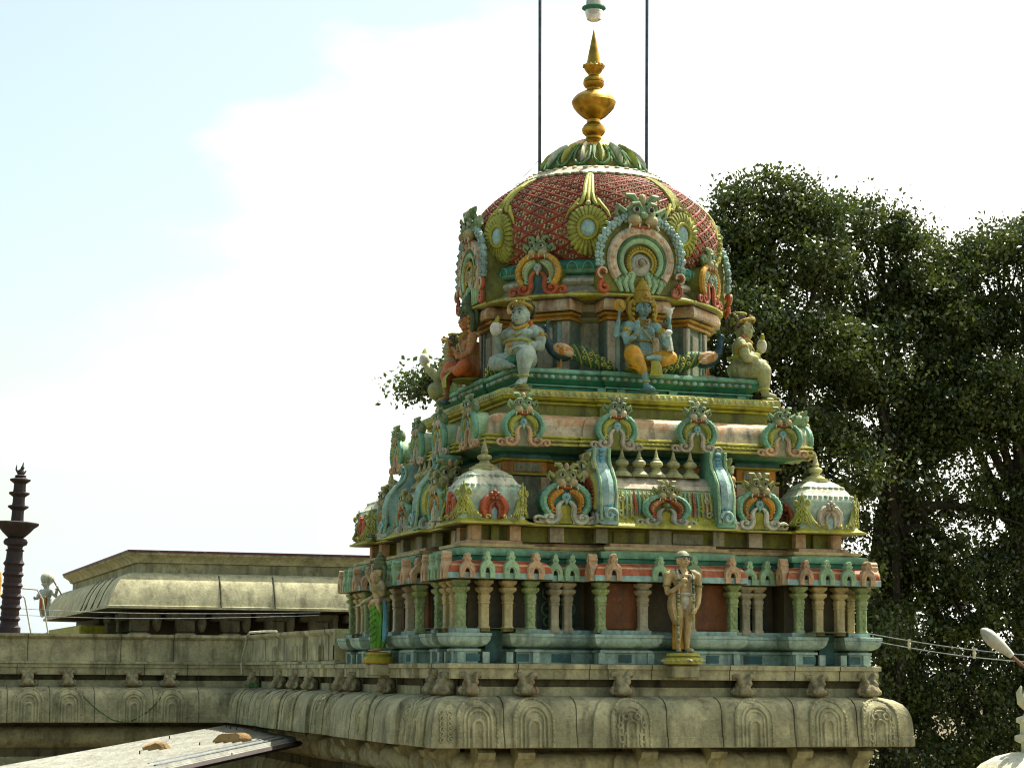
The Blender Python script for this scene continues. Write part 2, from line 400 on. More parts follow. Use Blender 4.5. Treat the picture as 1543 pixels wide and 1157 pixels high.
COLS = [(s*x, y, m) for s in (-1, 1) for x, y, m in ((3.22, 3.23, me_cg), (2.16, 3.23, me_cg), (2.86, 3.20, me_cy), (2.50, 3.20, me_cy), (1.655, 2.83, me_cr), (1.445, 2.83, me_cr), (1.06, 3.23, me_cg), (.38, 3.20, me_cr))]
for rz, side in SIDES:
    rot = Matrix.Rotation(rz, 3, 'Z')
    for x, y, m in COLS:
        if side == 'right' and not x < -2: continue
        if side == 'left' and x > 3.1: continue
        o = obj('column', m, tower, rot @ Vector((x, -y, .46)), rz)
    if side != 'right':
        for x in (-.72, .72): obj('orange_panel', me_or, tower, rot @ Vector((x, -3.06, .86)), rz)
        for x in (-1.53, 1.53): obj('vine_panel', me_vine, tower, rot @ Vector((x, -2.655, .86)), rz)

# curved cornice with little arches ---------------------------------------
mb = MB()
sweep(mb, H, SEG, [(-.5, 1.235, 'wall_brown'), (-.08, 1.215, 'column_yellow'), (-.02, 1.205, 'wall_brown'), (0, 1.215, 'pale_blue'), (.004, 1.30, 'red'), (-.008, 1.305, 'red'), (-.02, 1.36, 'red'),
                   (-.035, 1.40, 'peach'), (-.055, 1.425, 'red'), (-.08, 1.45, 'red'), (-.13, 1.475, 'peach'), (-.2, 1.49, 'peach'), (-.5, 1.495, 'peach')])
mb.build('cornice', tower)
JR = random.Random(22)
def cornice_arch(c):
    mb = MB()
    poly = [(-.125, 0), (-.045, 0), (-.045, .10), (-.03, .145), (0, .16), (.03, .145), (.045, .10), (.045, 0), (.125, 0), (.135, .08), (.13, .16), (.105, .215), (.07, .245), (.05, .26), (.05, .285), (.062, .30), (.062, .32),
            (.04, .335), (.045, .365), (.03, .39), (0, .405), (-.03, .39), (-.045, .365), (-.04, .335), (-.062, .32), (-.062, .30), (-.05, .285), (-.05, .26), (-.07, .245), (-.105, .215), (-.13, .16), (-.135, .08)]
    mb.prism(poly, -.035, .10, c, .008)
    relief(mb, arc(0, .10, .085, 0, 180, 10), .012, c, -.035, 1, 5)
    mb.box((0, .03, .075), (.085, .02, .15), 'black_paint')  # black backing stands in for the shade inside the arch opening
    mb.ell((0, -.04, .30), (.022, .014, .022), c, seg=6, rg=5)
    return mb.mesh('cornice_arch')
me_am, me_ap = cornice_arch('mint'), cornice_arch('peach')
ARCH = [(-3.22, 0, 'p'), (-2.88, 0, 'm'), (-2.54, 0, 'm'), (-2.16, 0, 'p'), (-1.72, 1, 'm'), (-1.44, 1, 'm'), (-.96, 0, 'p'), (-.22, 0, 'm'), (.34, 0, 'm'), (.98, 0, 'p'), (1.44, 1, 'm'), (1.72, 1, 'm'),
        (2.16, 0, 'p'), (2.54, 0, 'm'), (2.88, 0, 'm'), (3.22, 0, 'p')]
for rz, side in SIDES:
    rot = Matrix.Rotation(rz, 3, 'Z')
    for x, rec, c in ARCH:
        if side == 'right' and x > -2: continue
        o = obj('cornice_arch', me_am if c == 'm' else me_ap, tower, rot @ Vector((x + JR.uniform(-.02, .02), -H + RC*rec - .012, 1.218)), rz, (JR.uniform(.84, .97), 1, JR.uniform(.90, 1.0))); o.rotation_euler.y = R(JR.uniform(-2, 2))
for x0, sx in ((-1.22, -1), (1.88, -1)):                            # on the steps that face left, seen from the camera's side, and their twins
    obj('cornice_arch', me_ap, tower, (x0 - .012, -H + .21, 1.218), -PI/2)
for y0 in (-1.22, 1.88): obj('cornice_arch', me_ap, tower, (-H + .15, y0 - .012, 1.218), 0)

# coloured mouldings over the cornice --------------------------------------
mb = MB()
sweep(mb, H, SEG, [(-.2, 1.494, 'teal'), (-.2, 1.55, 'teal'), (-.16, 1.56, 'teal_light'), (-.14, 1.60, 'teal_light'), (-.14, 1.655, 'teal_light'), (-.2, 1.66, 'plinth_blue'), (-.24, 1.665, 'column_yellow'),
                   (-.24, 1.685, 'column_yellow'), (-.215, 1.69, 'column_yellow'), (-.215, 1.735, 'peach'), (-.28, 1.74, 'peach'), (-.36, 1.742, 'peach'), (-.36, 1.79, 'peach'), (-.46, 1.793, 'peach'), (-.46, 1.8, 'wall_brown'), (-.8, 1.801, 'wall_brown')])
mb.build('moulding', tower)
mb = MB()
S2 = bays(3.0, 2.15, 1.05, .12)
sweep(mb, 3.0, S2, [(-.13, 1.80, 'olive'), (-.13, 2.02, 'olive'), (-.04, 2.025, 'olive')])
for k in range(4):
    mb.T = Matrix.Rotation(k*PI/2, 4, 'Z')
    for x in (-2.93, -2.32, 2.32, 2.93): mb.box((x, -2.93, 1.908), (.17, .14, .214), 'peach')
    for x in (-2.62, 2.62): mb.box((x, -2.90, 1.908), (.12, .10, .214), 'olive')
    for x in (-1.62, 1.62): mb.box((x, -2.82, 1.908), (.22, .10, .214), 'grey_pink')
    for x in (-.95, .95): mb.box((x, -2.93, 1.908), (.18, .12, .214), 'griva_grey')
    mb.box((0, -2.92, 1.908), (.36, .1, .214), 'griva_grey')
    for x in (-.48, .48): mb.box((x, -2.87, 1.90), (.5, .06, .16), 'olive' if x < 0 else 'griva_grey')
mb.T = Matrix()
mb.build('attic_wall', tower)
mb = MB()
S3 = bays(3.25, 2.15, 1.12, .16)
Y = 'olive_yellow'
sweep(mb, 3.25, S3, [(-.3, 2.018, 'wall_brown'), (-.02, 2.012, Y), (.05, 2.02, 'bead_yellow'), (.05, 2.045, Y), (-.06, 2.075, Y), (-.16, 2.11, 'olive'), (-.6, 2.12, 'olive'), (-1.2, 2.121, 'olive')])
mb.build('eave', tower)

# ------------------------------------------------------------------ arched medallions
def face_mesh(skin, cheek, k=1.0):
    """bulging guardian face: brows, round eyes, cheeks, fangs, ears and a forehead crest"""
    mb = MB()
    mb.ell((0, .03, .02), (.20, .12, .17), skin)
    for s in (-1, 1):
        mb.ell((s*.095, -.07, -.055), (.085, .075, .072), cheek)
        mb.ell((s*.085, -.085, .075), (.042, .040, .040), 'eye_white', seg=8)
        mb.ell((s*.085, -.112, .072), (.026, .020, .028), 'black_paint', seg=8)
        mb.tube([(s*.155, -.06, .08), (s*.13, -.10, .135), (s*.07, -.115, .145), (s*.03, -.10, .10)], [.016, .026, .026, .014], skin, 6)
        mb.tube([(s*.19, .0, .04), (s*.27, -.01, .10), (s*.29, .0, .03), (s*.24, -.01, -.03)], [.05, .045, .03, .012], skin, 6)
        mb.tube([(s*.07, -.02, .17), (s*.12, -.05, .235), (s*.18, -.03, .245), (s*.19, -.03, .20)], [.05, .042, .03, .012], skin, 6)
        mb.tube([(s*.15, -.10, -.11), (s*.17, -.115, -.16), (s*.155, -.10, -.19)], [.016, .011, .003], 'eye_white', 5)
        mb.tube([(s*.05, -.11, -.10), (s*.055, -.12, -.145)], [.016, .005], 'eye_white', 5)
    mb.ell((0, -.105, .0), (.045, .05, .045), skin)
    mb.ell((0, -.04, .20), (.04, .05, .075), cheek)
    mb.ell((0, -.03, -.13), (.13, .07, .035), 'red')
    return mb.mesh('guardian_face')
FACES = {}
def face(skin, cheek):
    if (skin, cheek) not in FACES: FACES[skin, cheek] = face_mesh(skin, cheek)
    return FACES[skin, cheek]

def medallion_kit(outer, inner, scroll, gem, plate, panel, fskin, fcheek, depth=.28, rays=None):
    """horseshoe arch one metre wide: (part name, mesh) list, the first is the plate that carries the rest"""
    K = []
    mb = MB()
    pl = [(-.42, .0), (-.10, .0), (.10, .0), (.42, .0), (.40, .16)] + arc(0, .52, .44, -32, 212, 26) + [(-.40, .16)]
    mb.prism(pl, .0, depth, plate, .02)
    mb.prism([(-.12, .01), (.12, .01), (.12, .34), (.07, .42), (0, .45), (-.07, .42), (-.12, .34)], -.012, .01, panel)
    K.append(('arched_medallion', mb.mesh('medallion_plate')))
    mb = MB(); n = 44; p = arc(0, .52, .425, -42, 222, n)
    relief(mb, p, [.066 + (.010 if i % 2 else -.004) for i in range(n+1)], outer, -.03, 1.0, 7)
    for i in range(2, n, 3): mb.ell((p[i][0], -.09, p[i][1]), .018, 'eye_white' if rays else outer, seg=5, rg=4)
    K.append(('outer_arch', mb.mesh('outer_arch')))
    mb = MB()
    for f in (lambda q: q, mirror):
        relief(mb, f(arc(0, .50, .285, 78, -28, 14) + spiral(.215, .33, .06, .02, -20, -330, 10)), [.055, .07, .08, .088, .09, .09, .088, .082, .078, .074, .068, .06, .054, .048, .042] + [.034]*11, inner, -.025, .9)
        for i in range(7):
            a = R(70 - 14*i)
            mb.ell((f([(.30*math.cos(a), 0)])[0][0], -.09, .50 + .30*math.sin(a)), (.022, .02, .022), rays or 'bead_yellow', seg=5, rg=4)
    K.append(('inner_arch', mb.mesh('inner_arch')))
    for f, s in ((lambda q: q, 1), (mirror, -1)):
        mb = MB()
        path = [(.05, .54), (.10, .50), (.145, .42), (.15, .33), (.14, .24), (.145, .15)] + spiral(.30, .15, .155, .03, 170, 580, 22)
        relief(mb, f(path), [.03, .042, .05, .055, .058, .06] + [.052 - .0008*i for i in range(23)], scroll, -.045, .9)
        relief(mb, f(spiral(.52, .08, .10, .02, 150, -260, 14)), [.035]*15, scroll, -.04, .9)
        mb.ell((s*.30, -.06, .15), .035, scroll, seg=7, rg=5)
        mb.prism([(s*x, z) for x, z in ([(.13, .0), (.50, .0), (.52, .08), (.40, .17), (.30, .24), (.16, .22)][::s])], -.03, .05, scroll, .01)
        K.append(('scroll_foot', mb.mesh('scroll_foot')))
    mb = MB()
    mb.ell((0, -.04, .63), (.085, .06, .105), gem); mb.ell((0, -.10, .63), (.035, .03, .04), 'sky_blue', seg=8)
    for i in range(10): mb.ell((.075*math.cos(i*PI/5), -.075, .63 + .092*math.sin(i*PI/5)), .016, gem, seg=5, rg=4)
    mb.tube([(0, -.05, .56), (0, -.06, .50), (0, -.05, .45)], [.03, .035, .008], gem, 6)
    K.append(('gem', mb.mesh('gem')))
    K.append(('guardian_face', face(fskin, fcheek)))
    return K
JR = random.Random(21)
def place_medallion(kit, loc, rz, sc_=1.0, parent=tower, face_s=1.25, facez=1.04, sz=1.0):
    sc_ *= JR.uniform(.965, 1.035)
    root = obj(kit[0][0], kit[0][1], parent, loc, rz, (sc_*JR.uniform(.97, 1.03), sc_, sc_*sz)); root.rotation_euler.y = R(JR.uniform(-1.6, 1.6))
    for nm, me in kit[1:]:
        if nm == 'guardian_face': obj(nm, me, root, (0, 0, facez + (.04 if sz < 1 else 0)), 0, (face_s, face_s, face_s/sz*.95))
        else: obj(nm, me, root)
    return root
K_rec = medallion_kit('teal_light', 'orange', 'white_paint', 'pale_blue', 'teal', 'olive_yellow', 'face_olive', 'cheek_tan', .32, rays='bead_yellow')
K_kap1 = medallion_kit('teal_light', 'leaf_yellow', 'peach', 'pale_blue', 'mint', 'griva_grey', 'face_green', 'cheek_tan', .3)
K_kap2 = medallion_kit('teal_light', 'leaf_yellow', 'grey_pink', 'pale_blue', 'mint', 'olive', 'face_green', 'pale_pink', .3)
K_gri = medallion_kit('gold_paint', 'mint', 'red', 'lilac_grey', 'olive', 'plinth_dark', 'face_green', 'cheek_tan', .5, rays='orange')
K_shala = medallion_kit('teal_light', 'red', 'lilac_grey', 'olive', 'olive', 'olive_yellow', 'face_olive', 'cheek_tan', .2)

# ------------------------------------------------------------------ corner pavilions (square domed roofs)
def pavilion(loc, rz, kc, label=None, back=False):
    mb = MB()
    W, C = 'kuta_white', 'olive_yellow'
    pr = [(.50, 2.02), (.60, 2.025), (.60, 2.05), (.56, 2.065), (.505, 2.10), (.475, 2.17), (.475, 2.36), (.49, 2.45), (.475, 2.53), (.44, 2.60), (.43, 2.605), (.385, 2.68), (.33, 2.745), (.335, 2.75), (.27, 2.81), (.20, 2.85), (.12, 2.87)]
    mts = ['olive', 'bead_yellow', C, C, W, W, W, W, W, 'teal_light', 'white_paint', 'white_paint', 'teal_light', 'white_paint', 'white_paint', W]
    mb.lathe(pr, 64, mts, sq=18, ph=PI/64)
    for r0, z0 in ((.44, 2.60), (.335, 2.745)):                      # scalloped edges of the cap
        for k in range(4):
            mb.T = Matrix.Rotation(k*PI/2, 4, 'Z'); n = max(5, int(r0*2/.085))
            for i in range(n): mb.ell((-r0 + r0*2*(i+.5)/n, -r0 + .005, z0 - .005), (r0/n, .022, .03), 'white_paint' if i % 4 else 'teal_light', seg=6, rg=5)
    mb.T = Matrix()
    root = mb.build('pavilion_roof', tower, loc, rz)
    mb = MB()                                                          # stepped cone finial
    F = 'finial_cream'
    mb.T = Matrix.Translation((0, 0, 2.85)) @ Matrix.Diagonal((1, 1, .78, 1)) @ Matrix.Translation((0, 0, -2.85))
    mb.lathe([(.23, 2.85), (.235, 2.89), (.19, 2.895), (.195, 2.925), (.155, 2.93), (.14, 2.965), (.10, 2.985), (.075, 3.01), (.068, 3.04), (.085, 3.05), (.105, 3.075), (.112, 3.105), (.10, 3.14), (.07, 3.155), (.052, 3.17), (.052, 3.20), (.066, 3.21), (.05, 3.23), (.045, 3.27), (.03, 3.34), (.004, 3.47)], 18, F)
    mb.build('finial', root)
    for k in (0, -1, 1):                                               # arch on each face
        a = k*PI/2; mb = MB(); c = kc if k == 0 else 'red'
        for f in (lambda q: q, mirror):
            relief(mb, f([(.03, .33), (.10, .32), (.16, .25), (.18, .16), (.15, .08), (.10, .05)] + spiral(.13, .10, .06, .02, -120, 160, 8)), [.04, .05, .055, .055, .05, .045] + [.03]*9, c, 0, .8)
            relief(mb, f([(.02, .24), (.06, .21), (.075, .12), (.065, .02)]), .025, c, -.02, .8)
        for i in range(5): mb.ell((.05*math.cos(i*1.257+.3), -.03, .36 + .05*math.sin(i*1.257+.3)), .036, c, seg=6, rg=5)
        mb.ell((0, -.05, .36), .026, c, seg=6, rg=5)
        mb.prism([(-.2, 0), (.2, 0), (.2, .2), (.12, .34), (-.12, .34), (-.2, .2)], -.0, .08, c)
        mb.prism([(-.045, .005), (.045, .005), (.045, .14), (0, .19), (-.045, .14)], -.012, .01, 'pale_blue')
        o = mb.build('face_arch', root, Vector((math.sin(a)*.50, -math.cos(a)*.50, 2.085)), a)
    for k in (0, 1, -1):                                              # leaf scrolls climbing the corners
        a = -PI/4 + k*PI/2; mb = MB(); L = 'leaf_yellow'
        for s in (-1, 1):
            relief(mb, [(s*x, z) for x, z in [(.02, .50), (.05, .40), (.10, .36)] + spiral(.09, .40, .045, .015, -60, 230, 8)], [.018, .022, .026] + [.02]*9, L, 0, .8, 5)
            for j in range(4):
                relief(mb, [(s*x, z) for x, z in [(.02+.02*j, .36-.02*j), (.06+.035*j, .22-.03*j), (.09+.045*j, .10-.01*j), (.11+.04*j, .05)]], [.012, .02, .022, .012], L, .01+.012*j, .9, 5)
            for j in range(3): relief(mb, [(s*x, z) for x, z in spiral(.10+.12*j, .03, .04, .012, 0, 300, 7)], .016, 'bead_yellow', .03+.05*j, .9, 5)
        relief(mb, [(0, .02), (0, .25), (0, .42), (0, .56)], [.022, .028, .022, .010], L, .02)
        for s in (-1, 1):
            for zc, r_, tw in ((.13, .05, 1), (.22, .045, -1), (.30, .04, 1)): relief(mb, [(s*x, z) for x, z in spiral(.06, zc, r_, .01, 90*tw, 90*tw + 420*tw, 12)], .012, 'bead_yellow' if tw > 0 else L, -.005, .9, 5)
        mb.build('leaf_scroll', root, Vector((math.sin(a)*.66, -math.cos(a)*.66, 2.09)), a)
    return root
for x, y, rz, kc in ((-2.72, -2.72, 0, 'red'), (2.72, -2.72, 0, 'grey_pink'), (-2.72, 2.72, -PI/2, 'red'), (2.72, 2.72, PI/2, 'red')):
    pavilion((x, y, 0), rz, kc)

# ------------------------------------------------------------------ barrel vaulted pavilions in the middle of each side
def barrel(rz):
    mb = MB(); prof = [(-3.30, 2.04), (-3.28, 2.07), (-3.20, 2.12), (-3.14, 2.22), (-3.13, 2.34), (-3.12, 2.46), (-3.07, 2.58), (-3.03, 2.625), (-3.05, 2.63), (-3.0, 2.70), (-2.96, 2.71), (-2.93, 2.76), (-2.80, 2.84), (-2.66, 2.86)]
    mts = ['olive_yellow', 'olive_yellow', 'olive_yellow', 'griva_grey', 'griva_grey', 'mint', 'mint', 'white_paint', 'pale_pink', 'pale_pink', 'grey_pink', 'grey_pink', 'griva_grey']
    prof2 = [(-2.36, 2.70), (-2.3, 2.3), (-2.3, 2.04)]
    pp = prof + prof2; mts = mts + ['griva_grey']*3
    rs = [[(x, y, z) for x in (-.86, .86)] for y, z in pp]
    vs = [p for r in rs for p in r]; fs = [[2*i, 2*i+1, 2*i+3, 2*i+2] for i in range(len(rs)-1)]
    mb.add(vs, fs, mts)
    rnd = random.Random(5)
    for i in range(25):                                                # ribs of leaf ornament down the vault
        x = -.82 + i*.0683
        if abs(x) < .36 and i % 2: pass
        c = ('leaf_yellow', 'peach', 'bead_yellow', 'mint', 'finial_cream', 'red', 'teal_light')[i % 7]
        mb.tube([(x, -3.085, 2.60), (x, -3.135, 2.48), (x + .01, -3.15, 2.34), (x, -3.155, 2.22)], [.014, .02, .022, .012], c, 5)
        for j in range(6): mb.ell((x+.034, -3.10 - .009*j, 2.585 - .05*j), 0.013, 'finial_cream', seg=5, rg=4)
    for s in (-1, 1):
        for cx, cz, r0, a0, tw in ((.70, 2.46, .05, 90, 1), (.60, 2.33, .06, 200, -1), (.72, 2.24, .055, 0, 1), (.52, 2.17, .05, 90, -1), (.66, 2.13, .05, 40, 1), (.80, 2.13, .05, 180, -1), (.43, 2.12, .045, 0, 1)):
            mb.tube([(s*x, -3.175 if z < 2.3 else -3.15, z) for x, z in spiral(cx, cz, r0, .012, a0, a0 + tw*420, 14)], .017, 'finial_cream' if tw > 0 else 'leaf_yellow', 5)
    root = mb.build('barrel_roof', tower, (0, 0, 0), rz)
    for s in (-1, 1):                                                  # horseshoe gable at each end
        mb = MB(); mb.T = Matrix.Translation((s*.86, -2.80, 0)) @ Matrix.Rotation(s*PI/2, 4, 'Z')
        pl = [(-.50, 2.06), (.50, 2.06), (.47, 2.2)] + arc(0, 2.48, .47, -30, 60, 9) + [(.17, 2.98), (.13, 3.10), (.17, 3.24), (-.17, 3.24), (-.13, 3.10), (-.17, 2.98)] + arc(0, 2.48, .47, 120, 210, 9) + [(-.47, 2.2)]
        mb.prism(pl, -.24, .06, 'pale_blue' if s < 0 else 'teal_light', .03)
        for f in (lambda q: q, mirror):
            relief(mb, f([(.10, 3.18), (.13, 3.02), (.28, 2.88), (.42, 2.70), (.47, 2.5), (.44, 2.34)] + spiral(.38, 2.20, .13, .03, 60, -330, 16)), [.05, .055, .06, .065, .07, .07] + [.055]*17, 'pale_blue', -.10, 1.6)
            relief(mb, f(arc(0, 2.46, .36, 85, -25, 12)), .075, 'bead_yellow', -.24, .7)
            relief(mb, f(arc(0, 2.44, .25, 85, -25, 12)), .055, 'red', -.26, .8)
            for i in range(12):
                a = R(80 - 9*i); mb.tube([(f([(.27*math.cos(a), 0)])[0][0], -.30, 2.44+.27*math.sin(a)), (f([(.36*math.cos(a), 0)])[0][0], -.30, 2.46+.36*math.sin(a))], [.01, .018], 'red', 5)
            relief(mb, f(spiral(.10, 2.38, .13, .03, 100, -300, 14)), .045, 'sky_blue', -.26, .8)
            relief(mb, f(spiral(.22, 2.15, .10, .02, 120, -260, 12)), .04, 'grey_pink', -.26, .8)
            relief(mb, f(spiral(.38, 2.13, .09, .02, 90, -260, 12)), .035, 'lilac_grey', -.25, .8)
        mb.prism([(-.08, 2.08), (.08, 2.08), (.06, 2.3), (-.06, 2.3)], -.26, -.2, 'griva_grey')
        for f in (lambda q_: q_, mirror):
            edge = [(.52, 2.12), (.49, 2.3), (.485, 2.5), (.43, 2.72), (.30, 2.89), (.20, 2.99), (.16, 3.1), (.19, 3.23)]
            for yy in (-.21, .03): relief(mb, f(edge), .026, 'mint', yy)
            for (x0, z0), (x1, z1) in zip(edge, edge[1:]):
                for t_ in (.25, .75): mb.ell((f([(x0+(x1-x0)*t_, 0)])[0][0], -.09, z0+(z1-z0)*t_), (.035, .05, .035), 'sky_blue', seg=7, rg=5)
            mb.tube([(f([(.55, 0)])[0][0], -.09 + .115*math.cos(a)*k, 2.20 + .115*math.sin(a)*k) for a, k in ((.45*i, 1 - .055*i) for i in range(17))], .026, 'pale_blue', 6)
        g = mb.build('gable', root)
        obj('guardian_face', face('face_olive', 'peach_dirty'), root, (s*1.12, -2.80, 2.88), s*PI/2, 1.05)
    mb0 = MB()
    mb0.lathe([(.15, 2.83), (.15, 2.865), (.11, 2.90), (.075, 2.93), (.085, 2.945), (.06, 2.96), (.05, 2.975), (.085, 2.99), (.105, 3.02), (.10, 3.06), (.07, 3.085), (.045, 3.10), (.06, 3.112), (.04, 3.125), (.03, 3.16), (.004, 3.29)], 14, 'finial_cream')
    me = mb0.mesh('finial')
    for i in range(5): obj('finial', me, root, (-.56 + .28*i, -2.80, 0))
    o = place_medallion(K_shala, (0, -3.19, 2.07), 0, .82, root, .95, .98, .60)
    return root
def flatten(root, part):
    """medallions on a sub-structure hang from the tower so that the parts stay at most two levels deep"""
    mw = Matrix.Rotation(root.rotation_euler.z, 4, 'Z')
    part.parent = tower; part.location = mw @ Vector(part.location); part.rotation_euler.z += root.rotation_euler.z
for rz, side in SIDES[:2]:
    b = barrel(rz)
    for ch in [o for o in b.children if o.name.startswith('arched_medallion')]: flatten(b, ch)
for rz, side in SIDES:
    rot = Matrix.Rotation(rz, 3, 'Z')
    for x in (-1.57, 1.57):
        if side == 'right' and x > 0: continue
        place_medallion(K_rec, rot @ Vector((x, -3.10, 2.06)), rz, .82, face_s=1.15, facez=1.0, sz=.76)

# ------------------------------------------------------------------ second storey
T2 = 2.28
S4 = bays(T2, 1.55, 1.0, .12)
mb = MB()
sweep(mb, T2, S4, [(-.05, 2.10, 'griva_grey'), (-.05, 2.62, 'griva_grey'), (-.05, 2.84, 'olive'), (.02, 2.85, 'olive_yellow'), (.02, 2.88, 'orange'), (-.03, 2.885, 'orange'), (-.03, 3.06, 'olive_yellow'), (.03, 3.065, 'olive_yellow'),
                   (.05, 3.095, 'teal'), (.02, 3.10, 'plinth_dark'), (.02, 3.16, 'teal'), (.12, 3.2, 'teal_light'), (.28, 3.265, 'griva_grey'), (.40, 3.275, 'olive_yellow')])
for k in range(4):
    mb.T = Matrix.Rotation(k*PI/2, 4, 'Z')
    for x in (-2.16, -1.62, -.9, .9, 1.62, 2.16): mb.box((x, -T2+.03, 2.45), (.14, .14, .74), 'peach_dirty')
    for x in (-1.9, 0, 1.9): mb.box((x, -T2+.028, 2.972), (.42 if x else 1.4, .04, .13), 'griva_grey')
mb.T = Matrix()
mb.build('upper_wall', tower)
OH = 2.72
S5 = [(-OH, -1.9, 0), (-1.9, -1.55, .10), (-1.55, -1.22, 0), (-1.22, 1.22, -.05), (1.22, 1.55, 0), (1.55, 1.9, .10), (1.9, OH, 0)]
S5 = [(-OH, -1.24, 0), (-1.24, 1.24, -.05), (1.24, OH, 0)]
mb = MB()
P = 'peach_dirty'
sweep(mb, OH, S5, [(-.5, 3.27, 'griva_grey'), (-.04, 3.26, Y), (0, 3.265, 'bead_yellow'), (0, 3.30, Y), (-.035, 3.305, 'olive'), (-.035, 3.325, 'bead_yellow'), (-.012, 3.33, 'bead_yellow'), (-.012, 3.355, 'olive'), (-.045, 3.36, Y), (-.045, 3.385, Y), (-.02, 3.39, Y), (-.03, 3.415, Y),
                   (-.09, 3.43, 'cream_dirty'), (-.10, 3.45, 'cream_dirty'), (-.105, 3.52, 'cream_dirty'), (-.115, 3.58, P), (-.15, 3.68, P), (-.21, 3.735, P), (-.31, 3.765, P), (-.6, 3.775, P)])
for k in range(4):                                                     # bead row under the cornice
    mb.T = Matrix.Rotation(k*PI/2, 4, 'Z')
    for i in range(64): mb.ell((-OH + .04 + i*.085, -OH + .012 - (.05 if abs(-OH+.04+i*.085) < 1.24 else 0), 3.342), (.03, .014, .014), 'bead_yellow', seg=5, rg=4)
mb.T = Matrix()
mb.build('upper_cornice', tower)
for rz, side in SIDES:
    rot = Matrix.Rotation(rz, 3, 'Z')
    for x, kt in ((-2.13, K_kap1), (-.66, K_kap2), (.66, K_kap2), (2.13, K_kap1)):
        if side == 'right' and x > 0: continue
        place_medallion(kt, rot @ Vector((x, -OH - .04 - (.05 if abs(x) < 1.2 else 0), 3.235)), rz, .71, face_s=1.15, facez=1.0, sz=.80)

YH = 2.32
S6 = [(-YH, -.90, 0), (-.90, .72, -.05), (.72, YH, 0)]
S6 = [(-YH, -.86, 0), (-.86, .86, -.05), (.86, YH, 0)]
mb = MB()
sweep(mb, YH, S6, [(-.16, 3.74, 'olive'), (-.16, 3.95, Y), (-.10, 3.96, Y), (-.09, 3.99, 'olive'), (-.11, 3.995, Y), (-.04, 4.02, Y), (-.02, 4.06, Y), (0, 4.065, 'bead_yellow'), (0, 4.165, 'bead_yellow'), (-.03, 4.175, Y), (-.5, 4.178, 'teal')])
for k in range(4):
    mb.T = Matrix.Rotation(k*PI/2, 4, 'Z')
    for i in range(44):
        x = -YH + .05 + i*.1035
        mb.ell((x, -YH - (.05 if abs(x) < .86 else 0) - .002, 4.115), (.034, .02, .036), 'finial_cream' if i % 5 else 'mint', seg=8, rg=5)
mb.T = Matrix()
mb.build('beaded_cornice', tower)
PH = 2.08
S7 = [(-PH, -.64, 0), (-.64, .64, -.06), (.64, PH, 0)]
mb = MB()
T_, TL = 'teal', 'teal_light'
sweep(mb, PH, S7, [(-.14, 4.176, T_), (-.14, 4.27, T_), (-.09, 4.275, TL), (-.09, 4.295, T_), (-.13, 4.30, T_), (-.08, 4.34, T_), (-.03, 4.38, T_), (-.02, 4.45, T_), (0, 4.455, TL), (.02, 4.48, TL), (0, 4.53, TL), (-.06, 4.545, TL), (-.8, 4.55, TL)])
for k in range(4):
    mb.T = Matrix.Rotation(k*PI/2, 4, 'Z')
    for i in range(34):
        x = -PH + .06 + i*.119
        mb.ell((x, -PH + .025 - (.06 if abs(x) < .64 else 0), 4.415), (.045, .03, .036), 'plinth_blue' if i % 3 else 'griva_grey', seg=8, rg=5)
    for x in (-1.8, -.6, -.28, .28, .6, 1.8): mb.box((x, -PH + .13 - (.06 if abs(x) < .64 else 0), 4.223), (.14, .05, .088), TL)
mb.T = Matrix()
mb.build('platform', tower)

# ------------------------------------------------------------------ neck of the dome: eight bays
mb = MB()
mb.lathe([(1.50, 4.54), (1.50, 5.40), (1.58, 5.42), (1.66, 5.46), (1.72, 5.55), (1.70, 5.66), (1.62, 5.72), (1.62, 5.74), (2.12, 5.735), (2.15, 5.75), (2.15, 5.775), (2.05, 5.82), (1.93, 5.86), (1.86, 5.93), (1.82, 5.955), (1.88, 5.97), (1.92, 6.01), (1.91, 6.06), (1.86, 6.10), (1.80, 6.13),
          (1.90, 6.15), (1.955, 6.2), (1.97, 6.26), (1.95, 6.32), (1.88, 6.37), (1.80, 6.39)], 64,
         ['griva_grey', 'griva_grey', 'griva_grey', 'stone_dark', 'griva_grey', 'griva_grey', 'griva_grey', Y, 'bead_yellow', 'bead_yellow', 'leaf_yellow', 'pale_pink', 'grey_pink', 'white_paint', 'white_paint', 'white_paint', 'white_paint', 'lilac_grey', 'lilac_grey', 'teal', 'teal_light', 'teal', 'teal', 'teal', 'teal'], ph=PI/64)
for k in range(48):                                                    # petal arches on the teal band
    a = 2*PI*k/48; mb.T = Matrix.Rotation(a, 4, 'Z')
    relief(mb, arc(0, 6.20, .085, 0, 180, 8, .12), .012, 'teal_light', -1.965, 1, 5)
mb.T = Matrix()
mb.build('dome_neck', tower)
